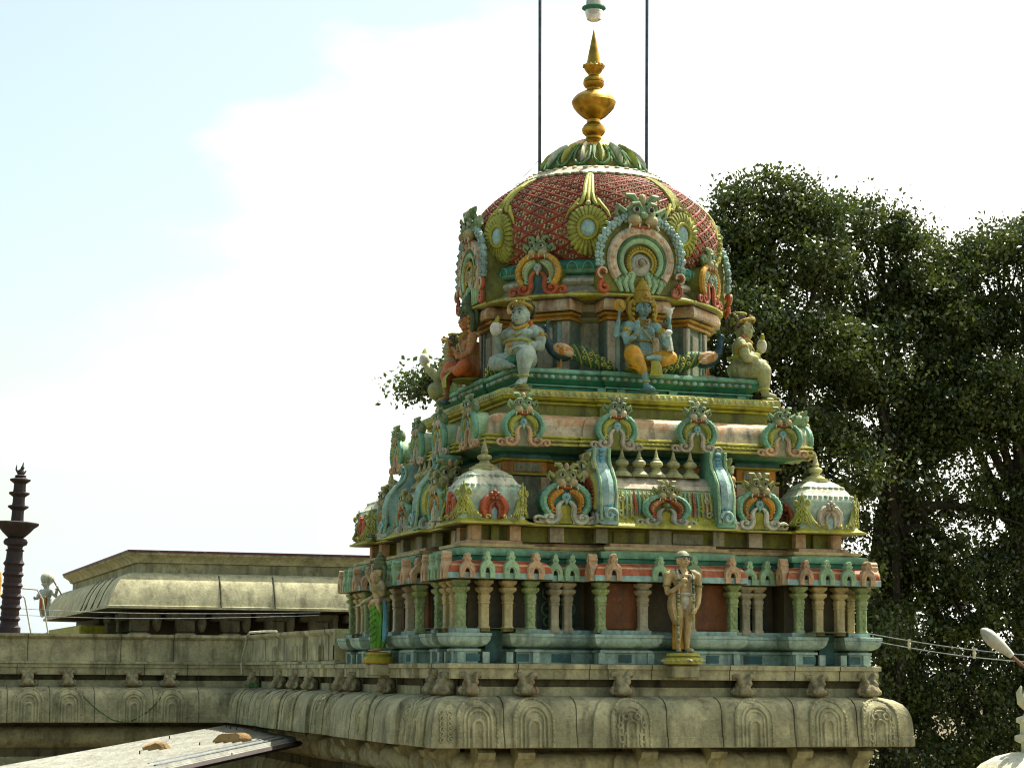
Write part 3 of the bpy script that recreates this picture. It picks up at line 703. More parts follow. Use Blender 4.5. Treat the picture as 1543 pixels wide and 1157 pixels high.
def neck_bay(a):
    mb = MB()
    w = .46
    mb.box((0, -1.55, 4.98), (w*1.9, .5, .86), 'neck_teal')
    for s in (-1, 1): mb.box((s*w*.80, -1.815, 4.97), (.13, .10, .84), 'grey_pink', bev=.015)
    for s in (-1, 1): mb.box((s*w*.56, -1.80, 4.97), (.07, .06, .84), 'plinth_blue')
    mb.box((0, -1.81, 4.95), (.26, .05, .70), 'column_grey', bev=.01)
    def slab(hw, yf, z0, z1, mat, top=None):
        h2, y2 = top or (hw, yf)
        rs = [[(-hw, -1.2, z0), (-hw, -yf, z0), (hw, -yf, z0), (hw, -1.2, z0)], [(-h2, -1.2, z1), (-h2, -y2, z1), (h2, -y2, z1), (h2, -1.2, z1)]]
        mb.rings([r[::-1][::-1] for r in rs], mat, True, True)
    slab(w+.02, 1.90, 5.40, 5.43, 'gold_paint'); slab(w-.01, 1.87, 5.43, 5.47, 'orange'); slab(w+.05, 1.93, 5.47, 5.505, 'gold_paint', (w+.07, 1.95)); slab(w, 1.86, 5.505, 5.53, 'teal')
    for z0, z1, a0, a1 in ((5.53, 5.57, .10, .115), (5.57, 5.64, .115, .11), (5.64, 5.70, .11, .085), (5.70, 5.735, .085, .04)):
        slab(w+a0, 1.93+a0, z0, z1, 'peach_dirty', (w+a1, 1.93+a1))
    slab(w+.12, 2.06, 5.735, 5.765, 'lilac_grey'); slab(w+.14, 2.08, 5.765, 5.785, 'pale_pink')
    return mb.build('neck_bay', tower, (0, 0, 0), a)
for k in range(8): neck_bay(k*PI/4)

# big arched medallions on the four main sides, small ones on the diagonals
def big_kit():
    K = []
    mb = MB()
    pl = [(-.62, 0), (.62, 0), (.66, .25)] + arc(0, .62, .64, -20, 200, 26) + [(-.66, .25)]
    mb.prism(pl, 0, .62, 'olive', .03)
    K.append(('arched_medallion', mb.mesh('big_plate')))
    mb = MB()
    relief(mb, arc(0, .55, .48, -38, 218, 36), .085, 'pale_pink', -.03, .9, 8)
    for i in range(11):
        a = R(-20 + 22*i); mb.ell((.48*math.cos(a), -.11, .55+.48*math.sin(a)), (.035, .02, .035), 'peach', seg=7, rg=5)
    K.append(('outer_arch', mb.mesh('outer_arch')))
    mb = MB(); relief(mb, arc(0, .53, .345, -42, 222, 32), .062, 'mint', -.04, .9, 8); relief(mb, arc(0, .53, .385, -42, 222, 32), .018, 'lotus_green', -.085, .9, 5)
    K.append(('inner_arch', mb.mesh('inner_arch')))
    mb = MB()
    for i in range(22):
        a = R(-35 + 250*i/21); mb.ell((.235*math.cos(a), -.07, .50+.235*math.sin(a)), .032, 'crown_gold', seg=6, rg=5)
    relief(mb, arc(0, .50, .20, -35, 215, 24), .022, 'bead_yellow', -.06, .9, 5)
    K.append(('beaded_arch', mb.mesh('beaded_arch')))
    mb = MB()
    mb.ell((0, -.01, .47), (.19, .06, .19), 'lilac_grey', seg=14); mb.ell((0, -.09, .50), (.06, .05, .07), 'griva_grey', seg=8)
    relief(mb, spiral(0, .49, .11, .02, 0, 500, 18), .018, 'grey_pink', -.075, .9, 5)
    K.append(('mask', mb.mesh('mask')))
    for s in (-1, 1):
        mb = MB()
        for i in range(9):                                              # chain of blue florets
            a = R(-12 + 11.2*i); x, z = s*.69*math.cos(a), .60 + .68*math.sin(a)
            for p in range(5): mb.ell((x + .045*math.cos(p*1.257), -.03, z + .045*math.sin(p*1.257)), (.042, .05, .042), 'plinth_blue' if p % 2 else 'pale_blue', seg=6, rg=5)
            mb.ell((x, -.08, z), .026, 'pale_blue', seg=6, rg=5)
        K.append(('floret_chain', mb.mesh('floret_chain')))
    for s in (-1, 1):
        mb = MB()
        relief(mb, [(s*x, z) for x, z in spiral(.64, .30, .03, .09, 200, -80, 12) + [(.63, .17), (.68, .13)] + spiral(.60, .06, .09, .02, 40, -330, 14)], .04, 'red', -.05, .9)
        relief(mb, [(s*x, z) for x, z in spiral(.64, .30, .05, .10, 200, -80, 12)], .016, 'pale_pink', -.09, .9, 5)
        for j in range(3): relief(mb, [(s*x, z) for x, z in [(.10+.10*j, .02), (.16+.10*j, .16), (.12+.11*j, .30-.04*j)] + spiral(.16+.11*j, .30-.05*j, .05, .02, 160, -150, 8)], [.03, .05, .05] + [.03]*9, 'mint', -.03, .9)
        K.append(('scroll_foot', mb.mesh('scroll_foot')))
    K.append(('guardian_face', face('face_green', 'cheek_tan')))
    return K
K_big = big_kit()
for k in range(8):
    a = k*PI/4; d = Vector((math.sin(a), -math.cos(a), 0))
    if k in (4,): continue
    if k % 2 == 0: place_medallion(K_big, d*2.10 + Vector((0, 0, 5.785)), a, 1.0, face_s=1.45, facez=1.26)
    else: place_medallion(K_gri, d*2.06 + Vector((0, 0, 5.785)), a, .82, face_s=1.1, facez=1.0, sz=.84)

# ------------------------------------------------------------------ dome
DP = [(1.84, 6.37), (1.95, 6.47), (2.04, 6.60), (2.095, 6.75), (2.11, 6.90), (2.09, 7.05), (2.04, 7.20), (1.96, 7.34), (1.85, 7.48), (1.71, 7.61), (1.55, 7.73), (1.38, 7.83), (1.22, 7.91), (1.10, 7.96)]
DP = [(r*.982, z) for r, z in DP]
def dome_r(z):
    for (r0, z0), (r1, z1) in zip(DP, DP[1:]):
        if z0 <= z <= z1: return r0 + (r1-r0)*(z-z0)/(z1-z0)
    return DP[0][0] if z < DP[0][1] else DP[-1][0]
seg = 96; mb = MB(); mb.lathe(DP, seg, 'dome_lattice', cap=False); me = mb.mesh('lattice_dome')
uv = me.uv_layers.new(name='UVMap'); s_ = [0]
for (r0, z0), (r1, z1) in zip(DP, DP[1:]): s_.append(s_[-1] + math.hypot(r1-r0, z1-z0))
sv = [0]
for i, ((r0, z0), (r1, z1)) in enumerate(zip(DP, DP[1:])): sv.append(sv[-1] + math.hypot(r1-r0, z1-z0)/((r0+r1)/2)*2.05)
for p in me.polygons:
    r, i = divmod(p.index, seg)
    for li, (ii, rr) in zip(p.loop_indices, ((i, r), (i+1, r), (i+1, r+1), (i, r+1))):
        uv.data[li].uv = (ii/seg*36, sv[rr]*36/(2*PI)/1.0*.98)
dome = obj('dome', me, tower)
def dm(x, z, out, a=-PI/2):
    r = dome_r(z); t = a + x/r
    return ((r+out)*math.cos(t), (r+out)*math.sin(t), z)
mb = MB(); rj = random.Random(17)                                       # raised ribs of the net and a small flower in every lozenge
VK = 36/(2*PI)*.98
def on_dome(u, v, out):
    i = max(j for j in range(len(sv)) if sv[j]*VK <= v + 1e-9); i = min(i, len(sv)-2); f = (v/VK - sv[i])/(sv[i+1] - sv[i])
    r = DP[i][0] + (DP[i+1][0]-DP[i][0])*f; z = DP[i][1] + (DP[i+1][1]-DP[i][1])*f; a = 2*PI*u/36
    n_ = Vector((DP[i+1][1]-DP[i][1], 0, DP[i][0]-DP[i+1][0])).normalized(); rr = r + out*n_.x
    return (rr*math.cos(a), rr*math.sin(a), z + out*n_.z)
VM = sv[-1]*VK
for k in range(36):
    for d in (-1, 1):
        w_ = rj.uniform(-.06, .06)
        mb.tube([on_dome(k + d*VM*j/34 + w_*math.sin(j*.4), VM*j/34, .012) for j in range(35)], [.020*(1 - .35*j/34)*rj.uniform(.85, 1.15) for j in range(35)], 'rib_red', 5, cap=False)
for m_ in range(36):
    for n_ in range(1, int(2*VM)):
        v = n_/2; u = m_ + (.5 if n_ % 2 == 0 else 0) + rj.uniform(-.04, .04)
        if v > VM - .3: continue
        s_k = (1 - .45*v/VM)*rj.uniform(.85, 1.15); c = Vector(on_dome(u, v, .012))
        mb.ell(c, .020*s_k, 'olive', seg=6, rg=5)
        for i in range(6):
            a = i*PI/3 + .4; mb.ell(on_dome(u + .20*math.cos(a)*s_k/(1 - .2*v/VM), v + .20*math.sin(a)*s_k, .006), .019*s_k, 'pale_pink' if rj.random() < .6 else 'cream_dirty', seg=5, rg=4)
mb.build('lattice', dome)
def sun_mesh():
    mb = MB(); zc = 6.83; Lf = 'leaf_yellow'
    for i in range(26):
        t = 2*PI*i/26; c, s = math.cos(t), math.sin(t); k = 1.0 if s > -.3 else 1.0 + .12*(-s)
        mb.tube([dm(.17*c, zc+.19*s, .03), dm(.24*c*k, zc+.27*s*k, .06), dm(.30*c*k, zc+.34*s*k, .05), dm(.325*c*k, zc+.37*s*k, .01)], [.025, .036, .042, .012], Lf, 5)
    mb.tube([dm(.15*math.cos(t), zc+.17*math.sin(t), .06) for t in (2*PI*i/20 for i in range(21))], .03, 'olive_yellow', 6)
    mb.tube([dm(.30*math.cos(t), zc+.34*math.sin(t), -.005) for t in (2*PI*i/24 for i in range(25))], .045, 'olive', 6)
    c = Vector(dm(0, zc, .03)); rot = Matrix.Rotation(0, 3, 'Z')
    mb.ell(c, (.135, .05, .15), 'pale_blue', seg=14)
    mb.tube([dm(.22*math.cos(t), zc+.25*math.sin(t), .0) for t in (2*PI*i/24 for i in range(25))], .07, 'olive', 6)
    for x0, x1 in ((0, 0), (-.05, -.03), (.05, .03)):                   # ribbon from the rim down to the disc
        mb.tube([dm(x1*.6, 7.90, .03), dm(x1, 7.80, .055), dm(x0, 7.6, .065), dm(x0*1.2, 7.42, .06), dm(x0*1.7, 7.30, .05), dm(x0*2.6, 7.22, .03)], [.03, .036, .034, .034, .036, .03], 'leaf_yellow' if x0 else 'olive_yellow', 6)
    for s in (-1, 1):
        mb.tube([dm(s*x, z, .035) for x, z in [(.07, 7.36), (.10, 7.26)] + spiral(.155, 7.26, .05, .015, 190, 480, 9)], .024, Lf, 5)
        mb.tube([dm(s*x, z, .03) for x, z in ((.14, 7.32), (.22, 7.2), (.3, 7.1), (.36, 6.98))], [.03, .035, .03, .01], 'olive_yellow', 5)
    mb.ell(dm(0, 7.24, .06), .045, 'finial_cream', seg=8)
    return mb.mesh('sun_disc')
me_sun = sun_mesh()
for k in range(8): obj('sun_disc', me_sun, tower, (0, 0, 0), PI/8 + k*PI/4)
mb = MB()
mb.lathe([(1.10, 7.92), (1.27, 7.90), (1.29, 7.93), (1.24, 7.97), (1.20, 7.985), (1.16, 8.02), (1.06, 8.06), (.98, 8.10), (.90, 8.12), (.7, 8.13)], 64, ['teal_light', 'cream_dirty', 'white_paint', 'mint', 'cream_dirty', 'pale_pink', 'cream_dirty', 'mint', 'olive'])
for i in range(56):
    t = 2*PI*i/56; mb.ell((1.275*math.cos(t), 1.275*math.sin(t), 7.905), (.055, .055, .035), 'cream_dirty' if i % 2 else 'mint', seg=6, rg=5)
for i in range(40):
    t = 2*PI*i/40; mb.ell((1.11*math.cos(t), 1.11*math.sin(t), 8.045), (.05, .05, .028), 'pale_pink' if i % 3 else 'mint', seg=6, rg=5)
mb.build('dome_rim', tower)
mb = MB()                                                               # lotus: petals hanging over the rim
mb.lathe([(.84, 8.12), (.85, 8.18), (.80, 8.28), (.70, 8.42), (.57, 8.53), (.46, 8.60)], 48, 'olive')
for i in range(16):
    t = 2*PI*(i+.5)/16; mb.T = Matrix.Rotation(t, 4, 'Z') ; c = ('white_paint', 'leaf_yellow')[i % 2]
    mb.tube([(.50, 0, 8.585), (.61, 0, 8.51), (.735, 0, 8.40), (.83, 0, 8.27), (.875, 0, 8.19)], [.055, .075, .09, .085, .03], c, 8, .35)
    for s in (-1, 1): mb.tube([(.50, s*.075, 8.595), (.62, s*.10, 8.51), (.75, s*.125, 8.40), (.85, s*.125, 8.26), (.915, s*.06, 8.165), (.935, 0, 8.14)], [.012, .018, .02, .022, .026, .028], 'lotus_green', 5)
mb.T = Matrix()
mb.build('lotus', tower)
mb = MB()
mb.lathe([(.50, 8.575), (.48, 8.61), (.42, 8.65), (.34, 8.70), (.29, 8.735), (.20, 8.76), (.15, 8.775), (.13, 8.80), (.13, 8.83), (.15, 8.85), (.185, 8.885), (.20, 8.93), (.20, 8.965), (.185, 8.975), (.185, 8.985), (.17, 9.02), (.135, 9.05), (.115, 9.07), (.115, 9.12), (.14, 9.135),
          (.20, 9.175), (.28, 9.25), (.345, 9.33), (.372, 9.40), (.38, 9.425), (.372, 9.44), (.365, 9.455), (.34, 9.50), (.28, 9.555), (.20, 9.60), (.135, 9.625), (.12, 9.65), (.12, 9.665), (.155, 9.69), (.178, 9.73), (.182, 9.76), (.168, 9.77), (.178, 9.78), (.175, 9.81), (.15, 9.85), (.105, 9.875),
          (.09, 9.89), (.095, 9.915), (.125, 9.945), (.16, 10.0), (.175, 10.05), (.165, 10.06), (.13, 10.065), (.125, 10.09), (.085, 10.3), (.045, 10.5), (.004, 10.70)], 36, 'brass')
for i in range(14):
    t = 2*PI*i/14; mb.ell((.165*math.cos(t), .165*math.sin(t), 10.05), (.03, .03, .035), 'brass', seg=6, rg=5)
mb.build('gold_finial', tower)
# ================================================================== PAINTED STATUES
class Fig(MB):
    """overlapping limbs and masses fused into one continuous skin by a voxel remesh"""
    def limb(s, pts, rad, seg=10):
        s.tube(pts, rad, 'stone', seg)
        for p, r in zip(pts, rad): s.ell(p, r, 'stone', seg=10, rg=7)
    def hand(s, wr, d, n, k=1.0, curl=.3, side=1):
        """palm, four bent fingers of different length and a thumb leaving the palm's side"""
        wr, d, n = Vector(wr), Vector(d).normalized(), Vector(n); n = (n - d*n.dot(d)).normalized(); sd = d.cross(n)*side
        rot = Matrix((sd, n, d)).transposed()
        s.ell(wr + d*.055*k, (.042*k, .020*k, .055*k), 'stone', rot)
        for i, ln in enumerate((.070, .082, .078, .060)):
            b = wr + d*.095*k + sd*(-.031 + .021*i)*k; m1 = b + (d*math.cos(curl*.5) + n*math.sin(curl*.5))*ln*.5*k
            e = m1 + (d*math.cos(curl*1.6) + n*math.sin(curl*1.6))*ln*.5*k
            s.tube([b - d*.02*k, b, m1, e], [.0115*k, .0115*k, .0105*k, .008*k], 'stone', 6)
        b = wr + d*.03*k - sd*.035*k
        s.tube([b, b + (-sd*.7 + d*.5 + n*.2)*.04*k, b + (-sd*.75 + d*1.2 + n*.4)*.055*k], [.014*k, .0125*k, .009*k], 'stone', 6)
    def foot(s, an, d, k=1.0):
        an, d = Vector(an), Vector(d).normalized(); sd = d.cross(Vector((0, 0, 1)))
        s.tube([an + Vector((0, 0, -.0)) - d*.03*k, an + d*.05*k - Vector((0, 0, .025*k)), an + d*.12*k - Vector((0, 0, .035*k))], [.04*k, .04*k, .034*k], 'stone', 8)
        for i in range(5): s.ell(an + d*(.155 - .010*abs(i-1))*k + sd*(-.03 + .015*i)*k - Vector((0, 0, .04*k)), (.011*k, .02*k, .012*k), 'stone', seg=6, rg=5)
    def fuse(s, name, mat, vox=.014):
        o = bpy.data.objects.new('fuse', s.mesh('fuse')); col.objects.link(o)
        md = o.modifiers.new('r', 'REMESH'); md.mode = 'VOXEL'; md.voxel_size = vox; md.use_smooth_shade = True
        sm = o.modifiers.new('s', 'SMOOTH'); sm.iterations = 2; sm.factor = .5
        dg = bpy.context.evaluated_depsgraph_get(); me = bpy.data.meshes.new_from_object(o.evaluated_get(dg))
        me.name = name; me.materials.clear(); me.materials.append(M[mat]); me.polygons.foreach_set('use_smooth', [True]*len(me.polygons))
        bpy.data.objects.remove(o); return me
def head(f, c, k, yaw=0):
    """skull, jaw, nose, ears and lips on the skin; returns the painted eyes and brows as their own mesh. k = half the head's height"""
    T = Matrix.Translation(c) @ Matrix.Rotation(yaw, 4, 'Z') @ Matrix.Scale(k, 4); o = f.T; f.T = o @ T
    f.ell((0, .08, .15), (.80, .92, .86), 'stone', seg=14, rg=10); f.ell((0, -.12, -.25), (.66, .74, .74), 'stone', seg=14, rg=10); f.ell((0, -.52, -.72), (.26, .26, .2), 'stone')
    f.tube([(0, -.84, .18), (0, -.98, -.12), (0, -1.04, -.24)], [.08, .11, .14], 'stone'); f.ell((0, -.80, -.50), (.24, .12, .07), 'stone'); f.ell((0, -.77, -.60), (.19, .12, .07), 'stone')
    for s in (-1, 1):
        f.ell((s*.82, .05, -.05), (.10, .2, .30), 'stone'); f.ell((s*.42, -.62, -.28), (.25, .2, .22), 'stone'); f.ell((s*.83, .0, -.42), (.09, .1, .2), 'stone')
    f.T = o
    e = Painted()
    for s in (-1, 1):
        m_ = globals()['MB'](); m_.T = o @ T; e.parts.append(('eye', m_))
        m_.ell((s*.33, -.80, .10), (.20, .09, .10), 'eye_white', seg=8); m_.ell((s*.33, -.875, .10), (.09, .03, .095), 'black_paint', seg=8)
        m_.tube([(s*.12, -.86, .30), (s*.33, -.88, .40), (s*.58, -.70, .30)], [.03, .05, .02], 'black_paint', 5)
        m_.tube([(s*.14, -.84, .08), (s*.33, -.90, .20), (s*.55, -.74, .10)], [.02, .035, .02], 'black_paint', 5)
    m_ = globals()['MB'](); m_.T = o @ T; e.parts.append(('mouth', m_))
    m_.tube([(-.2, -.88, -.53), (0, -.935, -.55), (.2, -.88, -.53)], [.02, .045, .02], 'red', 6)
    return e
class Painted:
    def __init__(s): s.parts = []
    def build(s, _, root):
        for n_, m_ in s.parts: m_.build(n_, root)
    def kit(s): return [(n_, m_.mesh(n_)) for n_, m_ in s.parts]
def bracelet(mb, c, r, d, mat, t=.014):
    c, d = Vector(c), Vector(d).normalized(); u = d.orthogonal().normalized(); v = d.cross(u)
    mb.tube([c + (u*math.cos(a) + v*math.sin(a))*r for a in (2*PI*i/14 for i in range(15))], t, mat, 5)
def hang(p0, p1, sag, n, out=0):
    """points of a necklace between two shoulders"""
    p0, p1 = Vector(p0), Vector(p1)
    return [p0.lerp(p1, i/n) + Vector((0, -out*math.sin(PI*i/n), -sag*math.sin(PI*i/n))) for i in range(n+1)]

def standing_priest():
    root = thing('priest_statue', 'standing cream statue in white loincloth and long garland before the orange panels', 'statue', (.10, -3.60, .004))
    f = Fig(); S = 'stone'
    f.T = Matrix.Translation((0, 0, .175))
    for s in (-1, 1):
        f.limb([(s*.085, .0, .76), (s*.078, -.02, .58), (s*.07, -.025, .41), (s*.072, .01, .27), (s*.072, .02, .07)], [.085, .078, .056, .055, .032]); f.foot((s*.075, .01, .06), (s*.25, -1, 0))
    f.ell((0, .01, .80), (.155, .11, .11), S); f.ell((0, -.02, .92), (.14, .115, .12), S); f.ell((0, 0, 1.07), (.175, .115, .15), S)
    f.tube([(0, 0, .75), (0, 0, 1.15)], [.13, .15], S)
    for s in (-1, 1): f.ell((s*.09, -.07, 1.09), (.085, .06, .06), S)
    f.limb([(0, .0, 1.16), (0, -.01, 1.27)], [.075, .055])
    f.limb([(-.17, 0, 1.15), (-.225, .0, 1.13), (-.255, -.0, .98), (-.25, -.02, .88), (-.20, -.10, .90), (-.12, -.17, .98)], [.075, .07, .056, .047, .042, .032])
    f.hand((-.12, -.17, .98), (.5, -.35, .7), (.6, .6, 0), 1.0, .7, 1)
    f.limb([(.17, 0, 1.15), (.225, .0, 1.13), (.255, .0, .97), (.255, -.0, .85), (.22, -.06, .74), (.18, -.10, .66)], [.075, .07, .056, .047, .042, .032])
    f.hand((.18, -.10, .66), (-.5, -.35, -.6), (-.7, .5, 0), 1.05, .9, -1)
    e = head(f, Vector((0, -.015, 1.365)), .12, .12)
    obj('body', f.fuse('priest_body', 'cream_skin'), root)
    e.build('painted_face', root)
    c = MB(); c.T = f.T
    c.ell((0, .005, 1.40), (.108, .118, .105), 'griva_grey', seg=14, rg=9); bracelet(c, (0, -.005, 1.405), .112, (0, .15, 1), 'plinth_dark', .013)
    c.build('cap', root)
    l = MB(); l.T = f.T
    l.ell((0, -.055, .77), (.085, .085, .105), 'cloth_white', seg=12); bracelet(l, (0, 0, .845), .135, (0, .1, 1), 'cloth_white', .022); l.ell((0, -.045, .69), (.05, .06, .07), 'cloth_white')
    l.build('loincloth', root)
    d = MB(); d.T = f.T                                                  # orange drape behind the legs, cream robe over the left hip
    n = 9; rs = []
    for i in range(n):
        z = .80 - .75*i/(n-1); rs.append([(x, .075 + .02*math.sin(9*x + i*.4) + y, z) for x, y in ((-.12, 0), (-.06, -.02), (0, -.035), (.06, -.02), (.12, 0), (.12, .03), (-.12, .03))])
    d.rings(rs[::-1], 'dhoti_orange', True, True)
    d.build('drape', root)
    g = MB(); g.T = f.T
    rs = []
    for i in range(10):
        q = i/9; z = .93 - .52*q; x = -.16 - .05*math.sin(q*PI) + .05*q; r = .045 + .03*math.sin(q*PI*.9)
        rs.append([(x + r*.8*math.cos(a), -.02 + r*1.4*math.sin(a)*(1+.1*math.cos(6*a)), z) for a in (2*PI*k/12 for k in range(12))])
    g.rings(rs[::-1], 'cream_skin', True, True)
    g.build('robe', root)
    b = MB(); b.T = f.T; rnd = random.Random(3)
    for s, zend in ((-1, .12), (1, .47)):
        pts = [(s*.10, .06, 1.22), (s*.115, -.06, 1.19), (s*.115, -.125, 1.08), (s*.115, -.13, .95), (s*.12, -.135, .82), (s*.12, -.12, .6), (s*.115, -.10, .4), (s*.11, -.11, .12)]
        P = []
        for p0, p1 in zip(pts, pts[1:]):
            for i in range(8): P.append(Vector(p0).lerp(Vector(p1), i/8))
        for p in P:
            if p.z < zend: break
            b.ell(p, .021, rnd.choice(('bead_yellow', 'lotus_green', 'cloth_white', 'bead_yellow', 'leaf_yellow') if p.z < .85 else ('lotus_green', 'cloth_white', 'peacock_blue', 'grey_pink')), seg=6, rg=5)
    b.build('garland', root)
    k = MB(); k.T = f.T
    k.tube(hang((-.085, -.06, 1.22), (.085, -.06, 1.22), .17, 14, .09), .012, 'black_paint', 5); k.ell((0, -.155, 1.04), .022, 'crown_gold')
    k.build('necklace', root)
    for s in (-1, 1): k = MB(); k.T = f.T; bracelet(k, (s*.255, 0, .98), .062, (0, 0, 1), 'olive', .012); k.build('armlet', root)
    p = MB()
    p.lathe([(.20, .0), (.285, .01), (.30, .035), (.30, .075), (.27, .10), (.235, .115), (.25, .125), (.25, .15), (.23, .165), (.20, .17)], 28, ['olive_yellow', 'bead_yellow', 'bead_yellow', 'olive_yellow', 'olive', 'olive_yellow', 'bead_yellow', 'olive_yellow', 'olive_yellow'])
    for i in range(20): p.ell((.30*math.cos(i*PI/10), .30*math.sin(i*PI/10), .055), (.035, .035, .022), 'finial_cream', seg=6, rg=5)
    p.build('pedestal', root)
standing_priest()

def standing_goddess():
    root = thing('goddess_statue', 'standing crowned statue in a long green skirt on a yellow pedestal', 'statue', (-3.62, -.08, .004), -PI/2)
    f = Fig(); S = 'stone'; f.T = Matrix.Translation((0, 0, .18))
    for s in (-1, 1): f.limb([(s*.06, .0, .7), (s*.065, .0, .4), (s*.07, .0, .2), (s*.065, .01, .07)], [.07, .06, .05, .035]); f.foot((s*.07, .01, .06), (s*.3, -1, 0))
    f.ell((0, 0, .74), (.15, .11, .1), S); f.ell((0, -.01, .86), (.105, .09, .12), S); f.ell((0, 0, 1.0), (.145, .10, .12), S); f.tube([(0, 0, .72), (0, 0, 1.05)], [.1, .12], S)
    for s in (-1, 1): f.ell((s*.065, -.085, .98), .06, S)
    f.limb([(0, .0, 1.06), (0, -.01, 1.16)], [.065, .05])
    f.limb([(-.14, 0, 1.06), (-.18, 0, 1.03), (-.24, -.03, .86), (-.18, -.20, .78), (-.12, -.27, .74)], [.06, .058, .046, .04, .03]); f.hand((-.12, -.27, .74), (.2, -.8, -.4), (0, .3, 1), 1.0, .5)
    f.limb([(.14, 0, 1.06), (.18, 0, 1.03), (.25, -.02, .90), (.24, -.14, 1.0), (.20, -.20, 1.06)], [.06, .058, .046, .04, .03]); f.hand((.20, -.20, 1.06), (-.1, -.4, .9), (0, -1, 0), 1.0, .3, -1)
    e = head(f, Vector((0, -.015, 1.25)), .112)
    obj('body', f.fuse('goddess_body', 'cheek_tan'), root); e.build('painted_face', root)
    d = MB(); d.T = f.T; rs = []
    for i in range(14):
        q = i/13; z = .80 - .74*q; rx, ry = .155 - .03*q + .02*math.sin(q*PI), .12 + .0*q
        rs.append([((rx + .012*math.sin(5*a*2 + q*3))*math.cos(a), (ry + .012*math.sin(10*a + q*3))*math.sin(a) - .01, z) for a in (2*PI*k/30 for k in range(30))])
    d.rings(rs[::-1], 'dress_green', True, True)
    for i in range(6): d.tube([(-.14, -.10, .70 - .1*i), (0, -.15, .64 - .1*i), (.14, -.10, .70 - .1*i)], .014, 'dress_green', 5)
    d.build('skirt', root)
    s_ = MB(); s_.T = f.T
    s_.tube([(-.16, -.05, .8), (0, -.13, .77), (.16, -.05, .8), (.12, .09, .8), (-.12, .09, .8), (-.16, -.05, .8)], .04, 'peach', 8)
    for s in (-1, 1): s_.tube([(s*.16, -.05, .79), (s*.24, -.10, .73), (s*.27, -.06, .60)], [.04, .035, .012], 'peach', 6)
    s_.tube([(.17, .03, .8), (.21, .05, .55), (.19, .05, .3), (.22, .02, .15)], [.03, .045, .05, .02], 'sky_blue', 8)
    s_.build('sash', root)
    c = MB(); c.T = f.T
    c.lathe([(.10, 1.29), (.118, 1.31), (.112, 1.35), (.10, 1.36), (.105, 1.40), (.085, 1.42), (.085, 1.46), (.06, 1.48), (.055, 1.52), (.03, 1.54), (.01, 1.58)], 16, 'crown_green')
    for s in (-1, 1): c.tube([(s*.11, .02, 1.33), (s*.17, .03, 1.30), (s*.2, .03, 1.18), (s*.19, .02, 1.08)], [.03, .03, .03, .012], 'crown_green', 6)
    c.build('crown', root)
    j = MB(); j.T = f.T
    for k in range(3): j.tube(hang((-.08, -.06, 1.11), (.08, -.06, 1.11), .06 + .05*k, 12, .07), .012, 'crown_gold', 5)
    for s in (-1, 1): bracelet(j, (s*.21, -.01, .96), .052, (0, 0, 1), 'crown_gold', .012)
    j.build('jewellery', root)
    p = MB(); p.lathe([(.24, .0), (.25, .02), (.25, .09), (.21, .10), (.20, .125), (.22, .135), (.215, .16), (.12, .175)], 24, ['gold_paint', 'olive_yellow', 'gold_paint', 'olive_yellow', 'gold_paint', 'olive_yellow', 'gold_paint']); p.build('pedestal', root)
standing_goddess()

